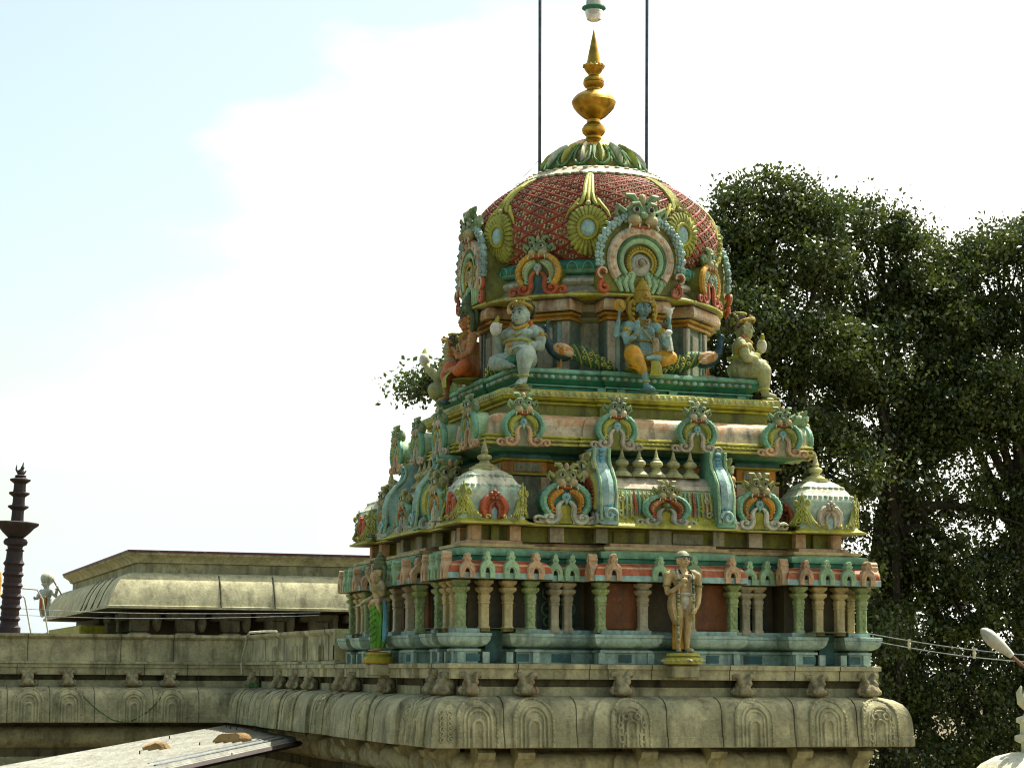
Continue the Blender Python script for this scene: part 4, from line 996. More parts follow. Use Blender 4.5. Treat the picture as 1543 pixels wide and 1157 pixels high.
def seated_deity(loc, rz, label, skin, dhoti, crown, four, head_yaw=0):
    root = thing('seated_deity_statue', label, 'statue', loc, rz, 'seated statues round the neck of the dome')
    f = Fig(); S = 'stone'
    f.ell((0, .05, .17), (.2, .17, .15), S); f.ell((0, .0, .36), (.16, .13, .15), S); f.ell((0, .02, .60), (.195, .13, .17), S); f.tube([(0, .03, .2), (0, .02, .66)], [.17, .17], S)
    for s in (-1, 1): f.ell((s*.095, -.08, .62), (.09, .06, .065), S)
    f.limb([(0, .01, .74), (0, .0, .86)], [.085, .065])
    # hanging leg's shin, folded leg's foot
    f.limb([(-.20, -.26, .16), (-.10, -.34, -.08), (-.07, -.34, -.24)], [.09, .06, .042]); f.foot((-.07, -.34, -.26), (.25, -1, -.1), 1.15)
    f.limb([(.16, -.26, .17), (.03, -.33, .18)], [.07, .045]); f.foot((.04, -.33, .19), (-1, -.3, .0), 1.0)
    def arm(s, pts, rad, hd, hn, cu, k=1.15):
        f.limb([(s*.15, .02, .72)] + pts, [.09] + rad); f.hand(pts[-1], hd, hn, k, cu, s)
    arm(-1, [(-.235, .0, .71), (-.31, -.06, .55), (-.31, -.12, .44), (-.24, -.24, .50), (-.20, -.28, .57)], [.085, .066, .056, .048, .034], (0, -.1, 1), (0, -1, 0), .15)
    arm(1, [(.235, .0, .71), (.31, -.05, .56), (.33, -.10, .44), (.32, -.22, .36), (.30, -.28, .36)], [.085, .066, .056, .048, .034], (-.1, -.3, .9), (0, -1, 0), .3)
    if four:
        arm(-1, [(-.24, .08, .72), (-.36, .06, .60), (-.43, .02, .55), (-.43, -.02, .68), (-.42, -.05, .78)], [.08, .064, .055, .046, .034], (.1, 0, 1), (1, -.2, 0), 1.0)
        arm(1, [(.24, .08, .72), (.36, .06, .60), (.44, .02, .55), (.45, -.02, .66), (.44, -.05, .74)], [.08, .064, .055, .046, .034], (-.1, 0, 1), (-1, -.2, 0), 1.0)
    e = head(f, Vector((0, -.03, 1.0)), .145, head_yaw)
    obj('body', f.fuse('deity_body', skin), root); e.build('painted_face', root)
    d = Fig(); d.ell((0, .03, .13), (.23, .19, .13), S)
    d.limb([(-.10, .0, .15), (-.25, -.22, .24), (-.20, -.29, .12), (-.13, -.33, -.02)], [.13, .145, .125, .085])
    d.limb([(.10, .0, .15), (.32, -.16, .22), (.40, -.19, .21), (.24, -.25, .14)], [.13, .125, .11, .09])
    me = d.fuse('dhoti', dhoti, .018); dh = obj('dhoti', me, root)
    k = MB()
    for i in range(5): k.tube([(-.36 + .012*i, -.20, .24 - .05*i), (-.24, -.36, .20 - .055*i), (-.10, -.33, .22 - .05*i)], .010, dhoti, 5)
    n = 8; rs = []
    for i in range(n):
        q = i/(n-1); hw = .06 + .05*q; z = .22 - .34*q; y = -.20 - .22*math.sin(min(1, q*1.6)*PI/2)
        rs.append([(.07 - hw, y, z), (.07 - hw*.4, y - .025, z), (.07 + hw*.4, y - .02, z), (.07 + hw, y, z), (.07, y + .04, z)])
    k.rings(rs[::-1], 'olive_yellow', True, True)
    k.build('front_fold', dh)
    c = MB()
    c.lathe([(.135, 1.07), (.155, 1.085), (.155, 1.12), (.14, 1.13), (.145, 1.16), (.135, 1.24), (.12, 1.27), (.13, 1.28), (.13, 1.31), (.105, 1.33), (.10, 1.37), (.075, 1.39), (.07, 1.42), (.04, 1.44), (.015, 1.49)], 20, crown)
    c.ell((0, -.14, 1.19), (.05, .03, .06), crown); c.ell((0, -.165, 1.19), .02, 'red')
    for s in (-1, 1):
        c.tube([(s*.14, .0, 1.12), (s*.21, .01, 1.06), (s*.22, .01, .95), (s*.19, .0, .86), (s*.21, -.02, .78)], [.04, .05, .05, .045, .015], crown, 8)
        for i in range(4): c.ell((s*(.15 + .01*i), -.04, 1.06 - .08*i), .035, 'crown_gold' if crown != 'crown_green' else 'orange', seg=7, rg=5)
        c.ell((s*.07, -.135, 1.13), (.03, .02, .03), crown)
    mb = c; rs = arc(0, 1.05, .235, -60, 240, 26); mb.tube([(x, .07, z) for x, z in rs], .035, crown, 6)
    c.build('crown', root)
    j = MB()
    for i in range(3): j.tube(hang((-.10, -.07, .83), (.10, -.07, .83), .04 + .055*i, 12, .085), .016, 'crown_gold', 5)
    j.tube([(-.16, -.06, .80), (-.03, -.155, .62), (.10, -.15, .46), (.15, -.06, .38)], .012, 'bead_yellow', 5)
    bracelet(j, (0, 0, .46), .165, (0, .05, 1), 'crown_gold', .016)
    j.tube([(-.22, -.05, .25), (-.1, -.16, .23), (.1, -.16, .23), (.22, -.05, .25)], .03, 'crown_gold', 6)
    for s in (-1, 1):
        bracelet(j, (s*.285, -.03, .61), .075, (s*.4, -.3, -1), 'crown_gold', .018); j.ell((s*.32, -.08, .64), (.04, .03, .05), 'crown_gold')
        bracelet(j, (s*.215 if s < 0 else .305, -.265, .54 if s < 0 else .36), .042, (.2, -.3, .8), 'crown_gold', .012)
        j.tube([(s*.20, -.02, .79), (s*.27, -.07, .66), (s*.29, -.12, .50)], [.03, .03, .01], 'crown_gold', 6)
    j.build('jewellery', root)
    j = MB(); bracelet(j, (-.075, -.345, -.2), .052, (0, 0, 1), 'bead_yellow', .014); j.build('anklet', root)
    if four:
        w_ = MB(); w_.ell((-.40, -.05, 1.02), (.085, .035, .085), 'crown_gold', seg=14); bracelet(w_, (-.40, -.05, 1.02), .085, (0, 1, 0), 'gold_paint', .018); w_.ell((-.40, -.09, 1.02), .03, 'gold_paint'); w_.tube([(-.41, -.05, .84), (-.405, -.05, .95)], .02, 'pale_skin', 6)
        w_.build('discus', root)
        w_ = MB(); w_.ell((.43, -.05, .97), (.07, .05, .06), 'cloth_white'); w_.tube([(.44, -.05, .80), (.435, -.05, .95)], [.02, .045], 'cloth_white', 8)
        for s in (-1, 1): w_.tube([(.43 + s*.04, -.05, 1.0), (.43 + s*.09, -.05, 1.04)], [.03, .01], 'cloth_white', 6)
        w_.build('conch', root)
        w_ = MB(); w_.tube([(.36, -.27, .30), (.34, -.26, .50), (.33, -.25, .60)], [.06, .05, .035], 'cloth_white', 8); w_.ell((.335, -.255, .60), (.07, .05, .045), 'cloth_white'); w_.build('mace', root)
    b = MB(); b.ell((0, .0, .03), (.30, .28, .06), 'olive', seg=16); b.ell((-.06, -.40, -.345), (.13, .12, .045), 'plinth_dark'); b.build('cushion', root)
    return root
seated_deity((.03, -2.16, 4.55), 0, 'seated blue-skinned statue in bulging orange trousers with a tall gold crown', 'blue_skin', 'dhoti_orange', 'crown_gold', True, .08)
seated_deity((-2.16, .03, 4.55), -PI/2, 'seated orange-skinned statue with a dark green crown, facing left', 'orange_skin', 'dhoti_red', 'crown_green', False)

def dwarf_kit(skin, sx=1, fw=0):
    K = []; f = Fig(); S = 'stone'; MX = Matrix.Diagonal((sx, 1, 1.09, 1)); f.T = MX
    def MB():
        m_ = globals()['MB'](); m_.T = MX; return m_
    f.ell((0, .02, .15), (.23, .2, .16), S); f.ell((0, -.09, .28), (.24, .21, .18), S); f.ell((0, -.02, .46), (.23, .16, .14), S)
    for s in (-1, 1): f.ell((s*.11, -.11, .48), (.12, .08, .075), S)
    f.limb([(0, .0, .54), (0, -.02, .62)], [.11, .09])
    f.limb([(-.19, .02, .52), (-.27, .02, .49), (-.36, -.02, .36), (-.37, -.05 - fw*.4, .27), (-.37, -.11 - fw*.8, .38), (-.36, -.14 - fw, .46)], [.10, .095, .088, .08, .07, .052]); f.hand((-.36, -.14 - fw, .46), (.2, -.2, 1), (1, -.3, 0), 1.25, .8)
    f.limb([(.19, .02, .52), (.27, .02, .49), (.34, -.03, .38), (.35, -.07, .29), (.27, -.20, .28), (.20, -.28, .27)], [.10, .095, .09, .08, .068, .05]); f.hand((.20, -.28, .27), (-.7, -.6, -.1), (0, -.1, -1), 1.35, .35, -1)
    f.limb([(.12, -.02, .12), (.22, -.28, .15), (.22, -.34, .10), (.22, -.36, -.04), (.21, -.36, -.2)], [.15, .145, .14, .105, .065]); f.foot((.21, -.37, -.22), (.05, -1, -.1), 1.45)
    f.limb([(-.12, -.02, .12), (-.34, -.14, .08), (-.37, -.18, .07), (-.20, -.29, .03), (-.10, -.32, .02)], [.14, .13, .12, .085, .06]); f.foot((-.10, -.32, .03), (1, -.4, 0), 1.2)
    e = head(f, Vector((0, -.05, .76)), .172)
    K.append(('body', f.fuse('dwarf_body', skin))); K.extend(e.kit())
    h = MB(); rnd = random.Random(1)
    h.ell((0, .04, .86), (.168, .165, .15), 'stone_dark', seg=12)
    for i in range(46):
        a, b = rnd.uniform(0, PI), rnd.uniform(-.55, .9); h.ell((.17*math.cos(a)*math.cos(b), .05 + .16*math.sin(a)*math.cos(b), .84 + .17*math.sin(b)), .034, 'stone_dark' if i % 3 else 'olive', seg=6, rg=5)
    K.append(('hair', h.mesh('hair')))
    c = MB(); c.tube([(.172*math.cos(a), -.04 + .172*math.sin(a),   .865 - .05*math.sin(a)) for a in (2*PI*i/20 for i in range(21))], .028, 'crown_gold', 6)
    c.tube([(.12*math.cos(a), .02 + .12*math.sin(a), .985) for a in (2*PI*i/20 for i in range(21))], .018, 'olive_yellow', 6); c.ell((0, -.22, .90), (.04, .03, .05), 'crown_gold')
    for i in range(5): c.ell((-.1 + .05*i, -.19 + abs(i-2)*.02, .93), (.03, .03, .035), 'crown_gold', seg=6, rg=5)
    K.append(('headband', c.mesh('headband')))
    j = MB()
    j.tube(hang((-.13, -.06, .62), (.13, -.06, .62), .07, 12, .13), .022, 'gold_paint', 6); j.tube(hang((-.15, -.06, .60), (.15, -.06, .60), .14, 12, .15), .012, 'bead_yellow', 5); j.ell((0, -.21, .44), (.03, .02, .035), 'crown_gold')
    bracelet(j, (0, -.05, .345), .255, (0, .12, 1), 'olive_yellow', .02); j.ell((-.06, -.30, .30), (.05, .03, .03), 'orange'); j.ell((-.04, -.30, .22), (.025, .02, .04), 'bead_yellow')
    for s in (-1, 1):
        j.ell((s*.17, -.02, .62), (.035, .04, .045), 'orange' if s < 0 else 'red'); bracelet(j, (s*.325, .0, .41), .095, (s*.5, -.2, -.8), 'crown_gold', .022); j.ell((s*.36, -.06, .44), (.045, .04, .06), 'crown_gold')
    K.append(('jewellery', j.mesh('jewellery')))
    j = MB(); bracelet(j, (.21, -.36, -.16), .08, (0, 0, 1), 'bead_yellow', .018); K.append(('anklet', j.mesh('anklet')))
    j = MB(); bracelet(j, (.23, -.25, .275), .062, (-.7, -.6, 0), 'bead_yellow', .012); K.append(('wrist_band', j.mesh('wrist_band')))
    l = MB(); l.ell((0, -.06, .10), (.25, .24, .09), 'olive', seg=14); l.ell((-.02, -.27, .07), (.12, .06, .07), 'teal'); l.ell((.1, -.3, .02), (.04, .03, .10), 'olive_yellow')
    K.append(('loincloth', l.mesh('loincloth')))
    w_ = MB(); w_.T = MX @ Matrix.Translation((0, -fw, 0)); w_.ell((-.36, -.19, .56), (.10, .085, .11), 'cloth_white'); w_.tube([(-.36, -.19, .62), (-.33, -.20, .70), (-.31, -.20, .74)], [.05, .035, .02], 'olive_yellow', 7); w_.tube([(-.30, -.2, .58), (-.24, -.22, .62)], [.05, .012], 'cloth_white', 7)
    K.append(('conch', w_.mesh('conch')))
    p = MB(); p.ell((.21, -.42, -.325), (.11, .13, .05), 'olive', seg=12); p.ell((.21, -.40, -.36), (.13, .14, .03), 'griva_grey', seg=12)
    K.append(('footrest', p.mesh('footrest')))
    return K
DW = [(-1.86, -1.86, -PI/4, 'pale_skin', 1, 'chubby pale blue seated dwarf holding a conch at the near corner under the dome'),
      (1.86, -1.80, PI*.40, 'olive_skin', -1, 'chubby olive-green seated dwarf in profile against the dark trees'),
      (-1.86, 1.86, -3*PI/4, 'olive_skin', -1, 'olive seated dwarf at the far left corner, half hidden behind a peacock')]
kits = {}
for x, y, rz, skin, sx, label in DW:
    if skin not in kits: kits[skin] = dwarf_kit(skin, sx, .2 if sx < 0 else 0)
    root = thing('seated_dwarf_statue', label, 'statue', (x, y, 4.55), rz, 'seated statues round the neck of the dome')
    for nm, me in kits[skin]: obj(nm, me, root)

def peacock_kit(s):
    """head towards s*X, tail trailing the other way"""
    K = []; T = Matrix.Diagonal((s, 1, 1, 1))
    f = Fig(); f.ell((0, 0, .27), (.2, .12, .13), 'stone', Matrix.Rotation(s*-.35, 3, 'Y')); f.limb([(s*.12, 0, .32), (s*.21, -.01, .42), (s*.235, -.02, .52), (s*.22, -.02, .61), (s*.245, -.02, .67)], [.10, .075, .05, .04, .045])
    f.limb([(s*.25, -.02, .665), (s*.29, -.02, .655), (s*.35, -.02, .63)], [.03, .024, .012]); K.append(('body', f.fuse('peacock_body', 'peacock_blue', .013)))
    w_ = MB()
    for i, (dz, k) in enumerate(((0, 1), (-.03, .8), (-.055, .6))): w_.ell((-s*(.02 + .03*i), -.10 - .015*i, .31 + dz), (.18*k, .05, .10*k), ('peach', 'orange', 'peach_dirty')[i], Matrix.Rotation(s*-.25, 3, 'Y'), seg=12)
    for i in range(6): w_.tube([(s*(.10 - .03*i), -.16, .36 - .012*i), (-s*(.05 + .03*i), -.165, .31 - .02*i)], [.02, .01], 'pale_pink' if i % 2 else 'orange', 5)
    K.append(('wing', w_.mesh('wing')))
    t_ = MB(); rs = []
    for i in range(13):
        q = i/12; x = -s*(.06 + .86*q); z = .30 - .26*q + .03*math.sin(q*PI); wz = (.09 + .075*math.sin(min(1, q*1.25)*PI))*(1 - max(0, q-.8)*3.2); wy = .05 + .03*math.sin(q*PI)
        rs.append([(x + s*math.sin(a)*wz*.45, -.07*q + wy*math.cos(a), z + wz*math.sin(a)) for a in (2*PI*k/16 for k in range(16))])
    t_.rings(rs if s > 0 else [r[::-1] for r in rs], 'peacock_green', True, True)
    for i in range(1, 12):                                               # barbs and eyes of the train
        q = i/12; x = -s*(.06 + .86*q); z = .30 - .26*q + .03*math.sin(q*PI); wz = (.09 + .075*math.sin(min(1, q*1.25)*PI))*(1 - max(0, q-.8)*3.2); wy = .055 + .03*math.sin(q*PI)
        t_.tube([(x + s*math.sin(a)*wz*.47, -.07*q - wy*math.cos(a), z + wz*1.04*math.sin(a)) for a in (-1.3 + 2.6*k/6 for k in range(7))], .014, 'leaf_yellow' if i % 2 else 'peacock_green', 5)
    for i in range(5):
        for dz in (-.04, .05):
            q = .35 + .12*i; x = -s*(.06 + .86*q); z = .30 - .26*q + .03*math.sin(q*PI); y = -.07*q - (.06 + .03*math.sin(q*PI))
            t_.ell((x, y, z + dz), (.038, .022, .034), 'bead_yellow', seg=8, rg=5); t_.ell((x, y - .02, z + dz), (.018, .01, .016), 'peacock_blue', seg=6, rg=5)
    K.append(('train', t_.mesh('train')))
    l = MB()
    for y in (-.05, .05): l.tube([(0, y, .2), (s*.01, y, .04)], .016, 'orange', 6); l.tube([(s*.01, y, .02), (s*.09, y - .02, .012)], [.02, .01], 'orange', 5); l.tube([(-s*.05, y, .012), (s*.01, y, .02)], [.01, .02], 'orange', 5)
    l.ell((0, 0, .01), (.16, .10, .02), 'peach_dirty', seg=12)
    K.append(('legs', l.mesh('legs')))
    c = MB(); c.ell((s*.27, -.062, .68), .012, 'eye_white', seg=6, rg=5)
    for i in range(4): c.tube([(s*.235, -.02, .70), (s*(.22 - .02*i), -.02 + .01*i, .78)], [.006, .012], 'peacock_green', 5)
    K.append(('crest', c.mesh('crest')))
    return K
PK = {s: peacock_kit(s) for s in (-1, 1)}
for x, y, rz, s, label in ((-1.24, -1.88, 0, -1, 'peacock with peach wing beside the pale blue dwarf, its tail pointing to the blue statue'),
                           (1.24, -1.88, 0, 1, 'peacock with dark curved neck right behind the olive dwarf against the trees'),
                           (-1.88, -1.24, -PI/2, 1, 'peacock on the left side, long green train trailing behind the pale blue dwarf'),
                           (-1.88, 1.24, -PI/2, -1, 'peacock at the far left edge, dark neck in front of the orange statue')):
    root = thing('peacock_statue', label, 'statue', (x, y, 4.55), rz, 'peacocks on the teal platform')
    for nm, me in PK[s]: obj(nm, me, root)
# ================================================================== STONE TEMPLE UNDER THE TOWER AND ITS WING
temple = thing('stone_temple', 'weathered grey stone temple building with a rounded cornice carrying the painted tower', 'temple')
BH = 3.44
YB = 12.1                                                             # the flank runs back to here, where the wing begins
FR = [(-99, -1.05, 0), (-1.05, 1.35, -.07), (1.35, 99, 0)]
FL = [(-3.45, -1.7, 0), (-1.7, 1.8, -.08), (1.8, 4.4, 0), (4.4, 7.7, -.07), (7.7, YB, 0)]
def base_path(h, d, shrink=0):
    """plan line from far right, round the front and the left flank, to the wing and off to the left"""
    P = [(h + d, YB + 9), (h + d, -(h + d))]
    r = [(s, e, k) for s, e, k in FR][::-1]
    for i, (s, e, k) in enumerate(r):
        y = -(h + d - k)
        x1 = None if i == 0 else e + d*(1 if k < r[i-1][2] else -1)
        x0 = None if i == len(r)-1 else s + d*(-1 if k < r[i+1][2] else 1)
        if x1 is not None: P.append((x1, y))
        elif k: P.append((h + d, y))
        if x0 is not None: P.append((x0, y))
    P[1] = (h + d, -(h + d))
    P.append((-(h + d), -(h + d)))
    for i, (s, e, k) in enumerate(FL):
        x = -(h + d - k)
        if i: P.append((x, s + d*(-1 if k < FL[i-1][2] else 1)))
        if i < len(FL)-1: P.append((x, e + d*(1 if k < FL[i+1][2] else -1)))
    P.append((-(h + d), YB - d)); P.append((-26, YB - d))
    return P
def bsweep(mb, prof, h=BH):
    rs = [[(x, y, z) for x, y in base_path(h, d)] for d, z, _ in prof]
    mb.rings([r[::-1] for r in rs], [p[2] for p in prof[:-1]], closed=False)
S, SD, SW = 'stone', 'stone_dark', 'stone_warm'
def kap(z):                                                           # outward offset of the rounded cornice at height z
    K = [(-1.19, .36), (-1.05, .36), (-1.04, .348), (-.95, .346), (-.85, .338), (-.75, .322), (-.65, .285), (-.57, .228), (-.51, .13), (-.47, -.02), (-.455, -.2)]
    for (z0, d0), (z1, d1) in zip(K, K[1:]):
        if z0 <= z <= z1: return d0 + (d1-d0)*(z-z0)/(z1-z0)
    return K[-1][1]
mb = MB()
bsweep(mb, [(-.5, -1.215, SD), (.30, -1.20, S)] + [(kap(z), z, S) for z in (-1.19, -1.05, -1.04, -.95, -.85, -.75, -.70, -.65, -.61, -.57, -.54, -.51, -.49, -.47)] + [(-.25, -.455, S)])
KZ = (-1.19, -1.05, -1.03, -.95, -.85, -.75, -.65, -.57, -.51, -.47)
def steps(v, tab): return next((k for s_, e_, k in tab if s_ <= v <= e_), 0)
for x in (-2.72, -1.62, -.25, .62, 1.82, 2.85):                          # dark joints between the blocks
    mb.tube([(x + .01*math.sin(9*z), -BH - kap(z) + steps(x, FR) + .002, z) for z in KZ], .010, SD, 5)
for y in (-2.15, -.75, .75, 3.0, 3.85, 6.1, 7.3, 9.6, 10.5): mb.tube([(-BH - kap(z) + steps(y, FL) + .002, y + .01*math.sin(9*z), z) for z in KZ], .010, SD, 5)
for x in (-8.3, -7.45, -6.55, -5.35, -4.4): mb.tube([(x, YB - kap(z) + .002, z) for z in KZ], .009, SD, 5)
mb.build('cornice', temple)
mb = MB()
bsweep(mb, [(-.18, -.46, S), (-.18, -.335, S), (-.24, -.33, SD), (-.24, -.225, SD), (-.04, -.222, S), (-.035, -.20, S), (-.035, -.075, S), (.0, -.07, S), (.0, -.005, S), (-.03, .0, S), (-.9, .002, SD)])
for x in (-2.4, -1.3, -.35, .9, 2.0, 2.75): mb.tube([(x, -BH + steps(x, FR) + d_, z) for d_, z in ((.0, -.005), (.0, -.068), (.034, -.076), (.034, -.2), (.04, -.22))], .008, SD, 5)
for y in (-2.5, -.9, 1.1, 2.9, 3.7, 5.6, 7.0, 9.0, 10.4): mb.tube([(-BH + steps(y, FL) + d_, y, z) for d_, z in ((.0, -.005), (.0, -.068), (.034, -.076), (.034, -.2), (.04, -.22))], .008, SD, 5)
for x in (-8.1, -6.3, -5.5, -4.6): mb.tube([(x, YB + d_, z) for d_, z in ((.0, -.005), (.0, -.068), (.034, -.076), (.034, -.2), (.04, -.22))], .008, SD, 5)
mb.build('frieze', temple)
mb = MB()
bsweep(mb, [(-.38, -6, SD), (-.38, -2.6, SD), (-.30, -2.5, S), (-.27, -2.25, S), (-.30, -2.0, S), (-.38, -1.9, SD), (-.38, -1.72, S), (-.30, -1.7, S), (-.2, -1.62, S), (-.15, -1.5, S), (-.17, -1.38, S), (-.26, -1.29, S), (-.36, -1.27, SD), (-.36, -1.20, SD)])
mb.build('wall', temple)
mb = MB()
rs_ = [[(sx*.13, y, z) for y, z in ((.12, -1.21), (-.20, -1.21), (-.28, -1.27), (-.24, -1.36), (-.12, -1.42), (-.06, -1.52), (-.08, -1.62), (.12, -1.70))] for sx in (-1, 1)]
mb.rings(rs_, 'stone', True, True); me_cb = mb.mesh('corbel')
for y in (-2.9, -2.35, -.9, .9, 2.6, 3.4, 5.4, 6.9, 8.6): obj('corbel', me_cb, temple, (-BH + .17, y, 0), -PI/2)
for x in (-2.9, -2.3, -.4, .7, 2.1, 3.1): obj('corbel', me_cb, temple, (x, -BH + .17, 0), 0)
# low parapet round the roof behind the tower and along the wing
mb = MB()
def wsweep(prof, y0):
    rs = []
    for d, z, _ in prof: rs.append([(x, y, z) for x, y in ((-(3.40 + d), y0 - d), (-(3.40 + d), 6.3 + d*0), (-(3.46 + d), 6.3), (-(3.46 + d), YB + .02 - d), (-26, YB + .02 - d))])
    mb.rings([r[::-1] for r in rs], [p[2] for p in prof[:-1]], closed=False)
wsweep([(-.05, .0, S), (.05, .002, S), (.05, .05, S), (-.02, .06, S), (-.02, .33, S), (-.02, .50, S), (.03, .53, S), (.06, .56, S), (.06, .615, S), (-.3, .62, S), (-.35, .0, S)], 3.62)
for x in (-7.9, -6.0, -4.9): mb.tube([(x, YB - d_, z) for d_, z in ((.05, .05), (-.02, .07), (-.02, .5), (.06, .56), (.06, .61))], .009, SD, 5)
for y in (4.4, 6.1, 7.9, 9.7): mb.tube([(-3.40 - d_ - (.06 if y > 6.3 else 0), y, z) for d_, z in ((.05, .05), (-.02, .07), (-.02, .5), (.06, .56), (.06, .61))], .009, SD, 5)
for y in (3.75, 5.0, 6.9, 8.8): mb.box((-3.43, y, .20), (.10, .42, .28), S, bev=.012)
mb.box((-3.30, 3.6, .31), (.36, .1, .60), S)
mb.build('parapet', temple)
mb = MB(); mb.box((-15, 21, .3), (23, 17.5, .1), SD); mb.box((0, 8.4, .0), (6.2, 9.2, .1), SD); mb.build('roof_slab', temple)
mb = MB(); mb.box((0, 0, 0), (.40, .36, .19), S, bev=.02); me_bk = mb.mesh('bracket')
obj('bracket', me_bk, temple, (.10, -3.58, -.10)); obj('bracket', me_bk, temple, (-3.60, -.08, -.10), -PI/2)

def stone_head(seed):
    f = Fig(); S_ = 'stone'
    f.ell((0, .04, .12), (.12, .11, .12), S_); f.ell((0, -.06, .075), (.10, .09, .075), S_); f.ell((0, .02, .03), (.15, .12, .04), S_)
    for s in (-1, 1):
        f.ell((s*.065, -.05, .17), (.05, .05, .045), S_); f.tube([(s*.05, .0, .20), (s*.10, -.02, .265), (s*.155, -.0, .26), (s*.16, .0, .215)], [.05, .045, .035, .015], S_, 7); f.ell((s*.06, -.10, .06), (.055, .05, .045), S_); f.tube([(s*.12, .0, .1), (s*.17, .0, .06), (s*.14, -.03, .02)], [.04, .035, .02], S_, 6)
    f.ell((0, -.10, .115), (.03, .035, .035), S_)
    return f.fuse('stone_guardian_head', 'stone_head', .012)
me_head = stone_head(1)
def arch_mesh(kind, hw=.29):
    """horseshoe relief wrapped over the rounded cornice; local z = world height, y = 0 on the base line"""
    mb = MB(); S_ = 'stone'
    def q(x, z, o): return (x, -(kap(z) + o), z)
    def line(p, r, o=.02, mat=S_): mb.tube([q(x, z, o) for x, z in p], r, mat, 6)
    zt, zb = -.50, -1.185; hs = zt - hw
    out = [(-hw, zb), (-hw, -1.0), (-hw, hs)] + [(hw*math.cos(R(180 - 12*i)), hs + hw*.98*math.sin(R(180 - 12*i))) for i in range(1, 15)] + [(hw, hs), (hw, -1.0), (hw, zb)]
    # raised plate
    zs = [zb, -1.12, -1.05, -1.04, -.95, -.85, -.75, -.70, -.65, -.61, -.57, -.54, -.515]; rings = []
    for z in zs:
        w_ = hw if z < hs else hw*math.sqrt(max(0, 1 - ((z-hs)/(hw*1.0))**2)); w_ = max(w_, .04)
        rings.append([q(-w_, z, -.01), q(-w_ + .008, z, .04), q(-w_*.5, z, .045), q(0, z, .045), q(w_*.5, z, .045), q(w_ - .008, z, .04), q(w_, z, -.01)])
    mb.rings(rings, S_, closed=False)
    line(out, .026, .035)
    n = len(out)
    for (x0, z0), (x1, z1) in zip(out, out[1:]):                          # flame fringe
        L = math.hypot(x1-x0, z1-z0); m_ = max(1, int(L/.05))
        for i in range(m_):
            x, z = x0 + (x1-x0)*(i+.5)/m_, z0 + (z1-z0)*(i+.5)/m_; mb.ell(q(x*.98, z, .04), (.024, .03, .03), S_, seg=6, rg=4)
    for k, r in ((.70, .022), (.50, .020)):
        w_ = hw*k; h_ = hs - .02 + .0*k
        line([(-w_, zb), (-w_, h_)] + [(w_*math.cos(R(180 - 15*i)), h_ + w_*math.sin(R(180 - 15*i))) for i in range(1, 12)] + [(w_, h_), (w_, zb)], r, .05)
    w_ = hw*.27; h_ = -.88
    line([(-w_, zb), (-w_, h_)] + [(w_*math.cos(R(180 - 20*i)), h_ + w_*math.sin(R(180 - 20*i))) for i in range(1, 9)] + [(w_, h_), (w_, zb)], .026, .052)
    if kind:
        for s in (-1, 1):
            line([(s*x, z) for x, z in spiral(.085, -.74, .075, .02, 80, -300, 14)], .022, .055); line([(s*x, z) for x, z in spiral(.20, -.88, .055, .015, 100, 430, 12)], .02, .055)
            line([(s*x, z) for x, z in spiral(.17, -1.07, .07, .02, 60, 420, 12)], .022, .055); line([(s*x, z) for x, z in ((.1, -.97), (.14, -1.05), (.12, -1.15))], .02, .055)
    else:
        for s in (-1, 1):
            for i in range(6): mb.ell(q(s*hw*.60, -.84 - .06*i, .03), (.025, .02, .025), S_, seg=6, rg=4)
            for i in range(3): line([(s*(hw*.78 + .012*j), -1.02 - .05*i - .015*j) for j in range(4)], .012, .03)
    return mb.mesh('arch_relief')
me_ar = [arch_mesh(0), arch_mesh(1)]
JH = random.Random(4)
def ornament(x, y, rz, kind, sc_=1.0):
    rot = Matrix.Rotation(rz, 3, 'Z')
    o = obj('guardian_head', me_head, temple, Vector((x, y, -.462)) + rot @ Vector((0, .02, 0)), rz + JH.uniform(-.08, .08), (1.04*sc_*JH.uniform(.92, 1.08), 1.1, JH.uniform(1.08, 1.28)))
    obj('arch_relief', me_ar[kind], temple, Vector((x, y, 0)), rz)
for i, (x, k) in enumerate(((-3.12, 0), (-2.28, 0), (-.82, 1), (1.12, 0), (2.36, 0), (3.22, 1))):
    ornament(x, -BH - (.07 if -1.05 < x < 1.35 else 0), 0, k, (1.0, 1.08, .95)[i % 3])
for i, y in enumerate((-3.12, -2.55, -.10, 2.45, 3.25, 5.35, 6.65, 8.4, 11.05)):
    ornament(-BH - (.08 if -1.7 < y < 1.8 else .07 if 4.4 < y < 7.7 else 0), y, -PI/2, i % 2, (1.0, .93, 1.1)[i % 3])
ornament(BH, -3.1, PI/2, 1)
for i, x in enumerate((-8.75, -7.88, -7.07, -5.75, -4.97)): ornament(x, YB, 0, 0, (1, 1.05)[i % 2])
# slim plaster strips between the arches, carved panel by the corner
mb = MB()
for s in (-1, 1):
    for i in range(6):
        mb.tube([(x, -BH - kap(z) - .012, z) for x, z in spiral(-3.58 + .06*s, -.70 - .075*i, .045, .01, 90*s, 90*s + 400*s, 9)], .011, 'stone', 5)
mb.build('carved_panel', temple)

